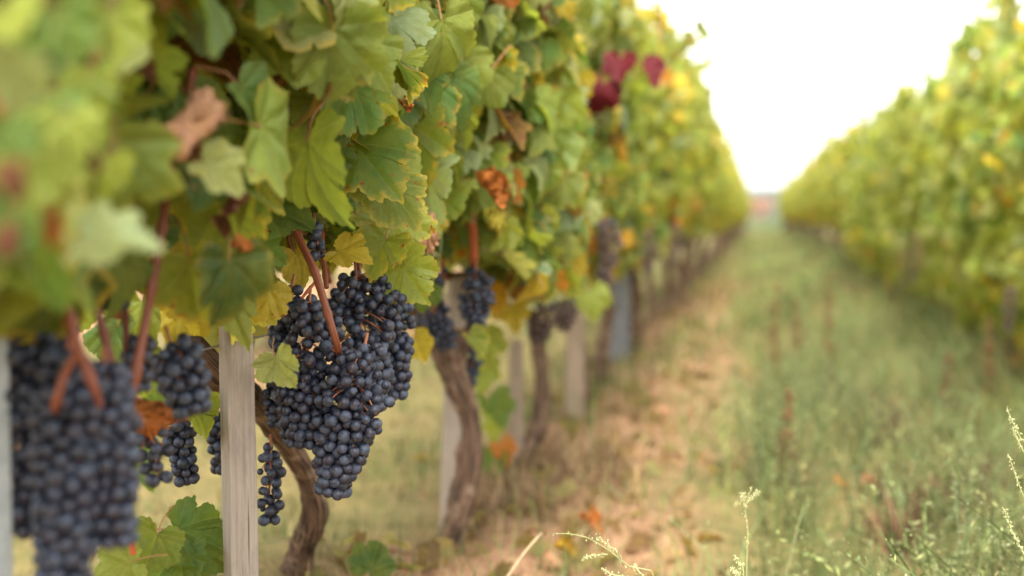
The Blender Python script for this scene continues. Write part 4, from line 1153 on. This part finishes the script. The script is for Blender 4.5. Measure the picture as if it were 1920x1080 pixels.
def scatter_weeds(name, X, Y, S, label, r):
    Vs, Fs, Cs, n = [], [], [], 0
    Z = gz(X, Y)
    for x, y, z, s in zip(X, Y, Z, S):
        V, Fc, C = WG[r.integers(len(WG))]
        a = r.uniform(0, 6.28); ca, sa = math.cos(a) * s, math.sin(a) * s
        Vs.append(np.column_stack([V[:, 0] * ca - V[:, 1] * sa + x, V[:, 0] * sa + V[:, 1] * ca + y, V[:, 2] * s + z])); Fs.append(Fc + n)
        k = C.copy(); k[:, :3] *= r.uniform(.5, 1.35) * np.array((1 + r.normal(0, .06), 1, 1 + r.normal(0, .08))); Cs.append(k); n += len(V)
    o = add(name, make_mesh(name, np.vstack(Vs), np.vstack(Fs), (M_WEED,), False, None, None, {'Col': np.vstack(Cs)}))
    tag(o, label, kind='stuff')
n = 2300
X = r.uniform(.0, 1.1, n); Y = 1.7 + 7.0 * r.uniform(0, 1, n) ** 1.5
lim = np.where(Y < 2.6, .14 + .12 * r.uniform(0, 1, n), 0)
kp = (r.uniform(0, 1, n) < np.clip(.34 + .95 * patch(X, Y, 2.6, 4), .03, 1)) & (X > -.12 + .08 * (Y - 1.7) * 0 + .02)
X, Y = X[kp], Y[kp]
Xc = np.concatenate([r.normal(cx, .12, 34) for cx in (.06, .22, .42, .62)]); Yc = np.concatenate([r.normal(cy, .25, 34) for cy in (3.7, 4.6, 3.5, 5.2)])
scatter_weeds('weeds', Xc, Yc, r.uniform(.7, 1.25, len(Xc)), 'taller grey-green weed clumps in the middle of the alley', r)
scatter_weeds('weeds', X, Y, r.uniform(.45, 1.0, len(X)) * np.where(Y < 2.7, 1.45, 1.0), 'feathery grey-green weeds covering the alley', r)

# single plants that stand out
def seed_spray(label, paths, seed, name='seeding_weed', leaf_h=0.0):
    """thin stems with pale seed specks; paths in photo pixels with depth"""
    r = np.random.default_rng(seed)
    base = at(*paths[0][0]); base.z = float(gz(base.x, base.y))
    root = empty(name, base, label, 'weed', 'seeding weeds in the alley')
    parts, SV, SF, ns = [], [], [], 0
    for k, path in enumerate(paths):
        P = [np.array(at(*q)) for q in path]
        if k == 0: P = [np.array(base)] + P
        parts.append(tube(P, [.0011, .0008, .0005], 4, 16, 0, seed + k))
        C = catmull(P, 80)
        L = np.sum(np.linalg.norm(np.diff(C, axis=0), axis=1))
        st = 28 if k == 0 else 8
        for c in C[st:]:
            for q in range(int(r.uniform() < .75)):
                p = c + r.normal(0, .0017, 3); V, Fc = IC1
                SV.append(V[:12] * r.uniform(.0005, .0010) * np.array((1, 1, 1.3)) + p); SF.append(Fc + ns); ns += 12
    v, f, u = join_parts(parts)
    add('stem', make_mesh('stem', v, f, (plain_material('weed_stem', (.24, .27, .10), (.32, .32, .14), 80),), True, u), root)
    V, Fc = np.vstack(SV), np.vstack(SF)
    o = add('seeds', make_mesh('seeds', V, Fc, (plain_material('pale_seed', (.30, .31, .14), (.50, .48, .27), 300),)), root); o['kind'] = 'stuff'
    return root
IC1 = (IC1[0], IC1[1])
if len(IC1[0]) != 12:
    IC1 = ico(1)
seed_spray('arching spray of pale seeds at the bottom between bare soil and weeds', [[(1235, 1110, 1.72), (1180, 1062, 1.70), (1120, 1018, 1.69), (1080, 1003, 1.68), (1034, 1000, 1.68)],
            [(1170, 1060, 1.70), (1150, 1030, 1.68), (1118, 1006, 1.68)], [(1210, 1085, 1.71), (1150, 1078, 1.69), (1128, 1064, 1.69)], [(1140, 1040, 1.69), (1110, 1042, 1.69), (1096, 1048, 1.69)], [(1230, 1105, 1.72), (1200, 1075, 1.7), (1188, 1058, 1.7)]], 201)
seed_spray('upright seeding weed stem standing alone at the edge of the bare strip', [[(1400, 1075, 1.85), (1402, 1000, 1.85), (1398, 950, 1.85), (1410, 912, 1.85)], [(1399, 955, 1.85), (1393, 935, 1.85), (1394, 925, 1.85)], [(1400, 945, 1.85), (1414, 930, 1.85), (1422, 922, 1.85)]], 202)
seed_spray('small seeding weed next to the upright stem at the bottom', [[(1395, 1100, 1.7), (1385, 1060, 1.7), (1378, 1042, 1.7)], [(1390, 1085, 1.7), (1380, 1075, 1.7), (1374, 1066, 1.7)]], 203)
seed_spray('tall pale seeding weed cut by the right edge, upper tip', [[(1935, 900, 1.8), (1912, 820, 1.8), (1898, 790, 1.8), (1888, 765, 1.8)], [(1920, 850, 1.8), (1904, 815, 1.8), (1906, 800, 1.8)]], 204)
seed_spray('lower pale seeding weed leaning in at the right edge', [[(1940, 1000, 1.75), (1918, 930, 1.75), (1900, 880, 1.75), (1892, 855, 1.75)], [(1925, 1050, 1.75), (1895, 990, 1.75), (1882, 955, 1.75)]], 205)

M_DOCK = plain_material('dock_seed', (.10, .055, .02), (.17, .095, .035), 90)
def dock(px, ytop, ybot, Y, label, seed):
    r = np.random.default_rng(seed)
    b, t = at(px, ybot, Y), at(px + r.normal(0, 6), ytop, Y)
    z0 = float(gz(b.x, b.y)) - .01
    b.z = z0
    root = empty('dock_plant', b, label, 'weed', 'dried dock stalks')
    P = [np.array(b), np.array(b.lerp(t, .5)) + r.normal(0, .006, 3), np.array(t)]
    v, f, u = tube(P, [.004, .003, .0015], 5, 10)
    add('stalk', make_mesh('stalk', v, f, (M_DOCK,), True, u), root)
    C = catmull(P, 60); Vs, Fs, n = [], [], 0
    for i, c in enumerate(C[18:]):
        if math.sin(i * .5 + seed) < -.55: continue
        for q in range(7):
            p = c + r.normal(0, .011, 3) * (1.1 - i / 60)
            Vs.append(IC1[0] * r.uniform(.003, .0055) * np.array((1, 1, .8)) + p); Fs.append(IC1[1] + n); n += 12
    o = add('seed_spike', make_mesh('seed_spike', np.vstack(Vs), np.vstack(Fs), (M_DOCK,)), root)
for i, (px, a, b, Y, l) in enumerate(((1557, 520, 690, 5.6, 'thickest rusty dock stalk standing in the middle of the grass'), (1455, 535, 700, 5.5, 'slender brown dock stalk left of the thick rusty one'),
        (1480, 735, 890, 3.6, 'short brown dock stalk nearest the camera'), (1858, 600, 745, 4.9, 'brown dock stalk below the right row at the right'), (1500, 560, 650, 6.2, 'faint far dock stalk between two taller ones'), (1772, 660, 760, 4.9, 'faint brown dock stalk in the grass before the right row'))):
    dock(px, a, b, Y, l, 300 + i)

# fallen vine leaves and a long straw
for i, (px, py, L, c, lab) in enumerate(((1112, 985, 46, 'orange', 'fallen bright orange leaf behind the seed spray'), (1040, 1045, 44, 'pink', 'fallen pinkish leaf left of the seed spray'), (1065, 1035, 40, 'gold', 'fallen golden leaf next to the pinkish one'),
        (1245, 765, 40, 'pink', 'fallen pale leaf on the bare strip in mid distance'), (1630, 905, 30, 'pink', 'fallen pale pink leaf in the grass left of the dark clump'), (1700, 945, 60, 'mint', 'pale broad leaf lying in the weeds'), (1580, 900, 26, 'orange', 'fallen orange leaf in the weeds'))):
    # where the pixel's line of sight meets the ground
    Y = 2.5
    for _ in range(12):
        p = at(px, py, Y); g = float(gz(p.x, p.y)) + .03
        Y *= (CAM.z - g) / (CAM.z - p.z)
    p = at(px, py, Y)
    o = add('fallen_leaf', LEAF_DRY[i % 4] if i < 5 else LEAF_MID[i], None, frame_from((.2, -.5, 1), (1, .3 * i - 1, .2), p, L * dist_at(px, py, Y) / F * .95), (*PAL[c], .4))
    tag(o, lab, 'fallen leaf', 'fallen vine leaves')
a, b = at(1015, 1000, 2.05), at(950, 1085, 1.95)
v_, f_, u_ = tube([a, a.lerp(b, .5) + Vector((0, 0, .004)), b], [.0022, .0026, .003], 5, 8)
tag(add('straw_stalk', make_mesh('straw_stalk', v_, f_, (plain_material('straw_stalk', (.26, .185, .10), (.36, .27, .15), 60),), True, u_)), 'long dry straw stalk slanting up beside the foot of the knotted trunk', 'straw')

# ================================================================== far farmhouse at the end of the alley
def farmhouse():
    cx, cy = -0.4, 340.0
    z = -0.5
    root = empty('farmhouse', (cx, cy, z), 'tiny blurred farmhouse with tiled roof at the end of the alley', 'house')
    def box(x0, x1, y0, y1, z0, z1):
        V = [(x, y, zz) for zz in (z0, z1) for y in (y0, y1) for x in (x0, x1)]
        return V, [(0, 2, 3, 1), (4, 5, 7, 6), (0, 1, 5, 4), (2, 6, 7, 3), (0, 4, 6, 2), (1, 3, 7, 5)]
    V, Fc = box(cx - 3.4, cx + 3.4, cy, cy + 8, z - .2, z + 3.0)
    w = add('wall', make_mesh('wall', V, Fc, (M_WALL,), False), root)
    e = .4
    V = [(cx - 3.4 - e, cy - e, z + 2.95), (cx + 3.4 + e, cy - e, z + 2.95), (cx + 3.4 + e, cy + 8 + e, z + 2.95), (cx - 3.4 - e, cy + 8 + e, z + 2.95), (cx - 3.4 - e, cy + 4, z + 4.9), (cx + 3.4 + e, cy + 4, z + 4.9)]
    add('roof', make_mesh('roof', V, [(0, 1, 5, 4), (2, 3, 4, 5), (0, 4, 3), (1, 2, 5), (3, 2, 1, 0)], (M_ROOF,), False), root)
    for k in range(3):
        x = cx - 2.8 + k * 1.6
        V, Fc = box(x, x + .8, cy - .06, cy + .05, z + 1.0, z + 2.2)
        add('window', make_mesh('window', V, Fc, (M_GLASS,), False), root)
    V, Fc = box(cx + 2.1, cx + 2.9, cy - .06, cy + .05, z, z + 1.7)
    add('door', make_mesh('door', V, Fc, (M_GLASS,), False), root)
farmhouse()

def far_tree(x, y, h, seed, label):
    r = np.random.default_rng(seed)
    root = empty('tree', (x, y, -.5), label, 'tree', 'far trees')
    v, f, u = tube([(x, y, -.7), (x, y, h * .3), (x + .2, y, h * .6)], [.3, .22, .1], 7, 8)
    add('trunk', make_mesh('trunk', v, f, (M_BARK,), True, u), root)
    Ms, Cs = [], []
    for _ in range(320):
        d = r.normal(0, 1, 3); d /= np.linalg.norm(d); q = r.uniform(.4, 1) ** .5
        p = (x + d[0] * h * .42 * q, y + d[1] * h * .42 * q, h * .58 + d[2] * h * .40 * q)
        Ms.append(frame_from(d + r.normal(0, .4, 3), r.normal(0, 1, 3), p, h * .10)); Cs.append((*(np.array((.07, .10, .045)) * r.uniform(.8, 1.3)), .1))
    add('crown', joined_leaves('crown', Ms, Cs, GEO_LOW), root)['kind'] = 'stuff'
far_tree(-7.5, 300, 2.6, 1, 'dark far tree left of the farmhouse')
far_tree(6.5, 360, 3.2, 2, 'far tree right of the farmhouse')
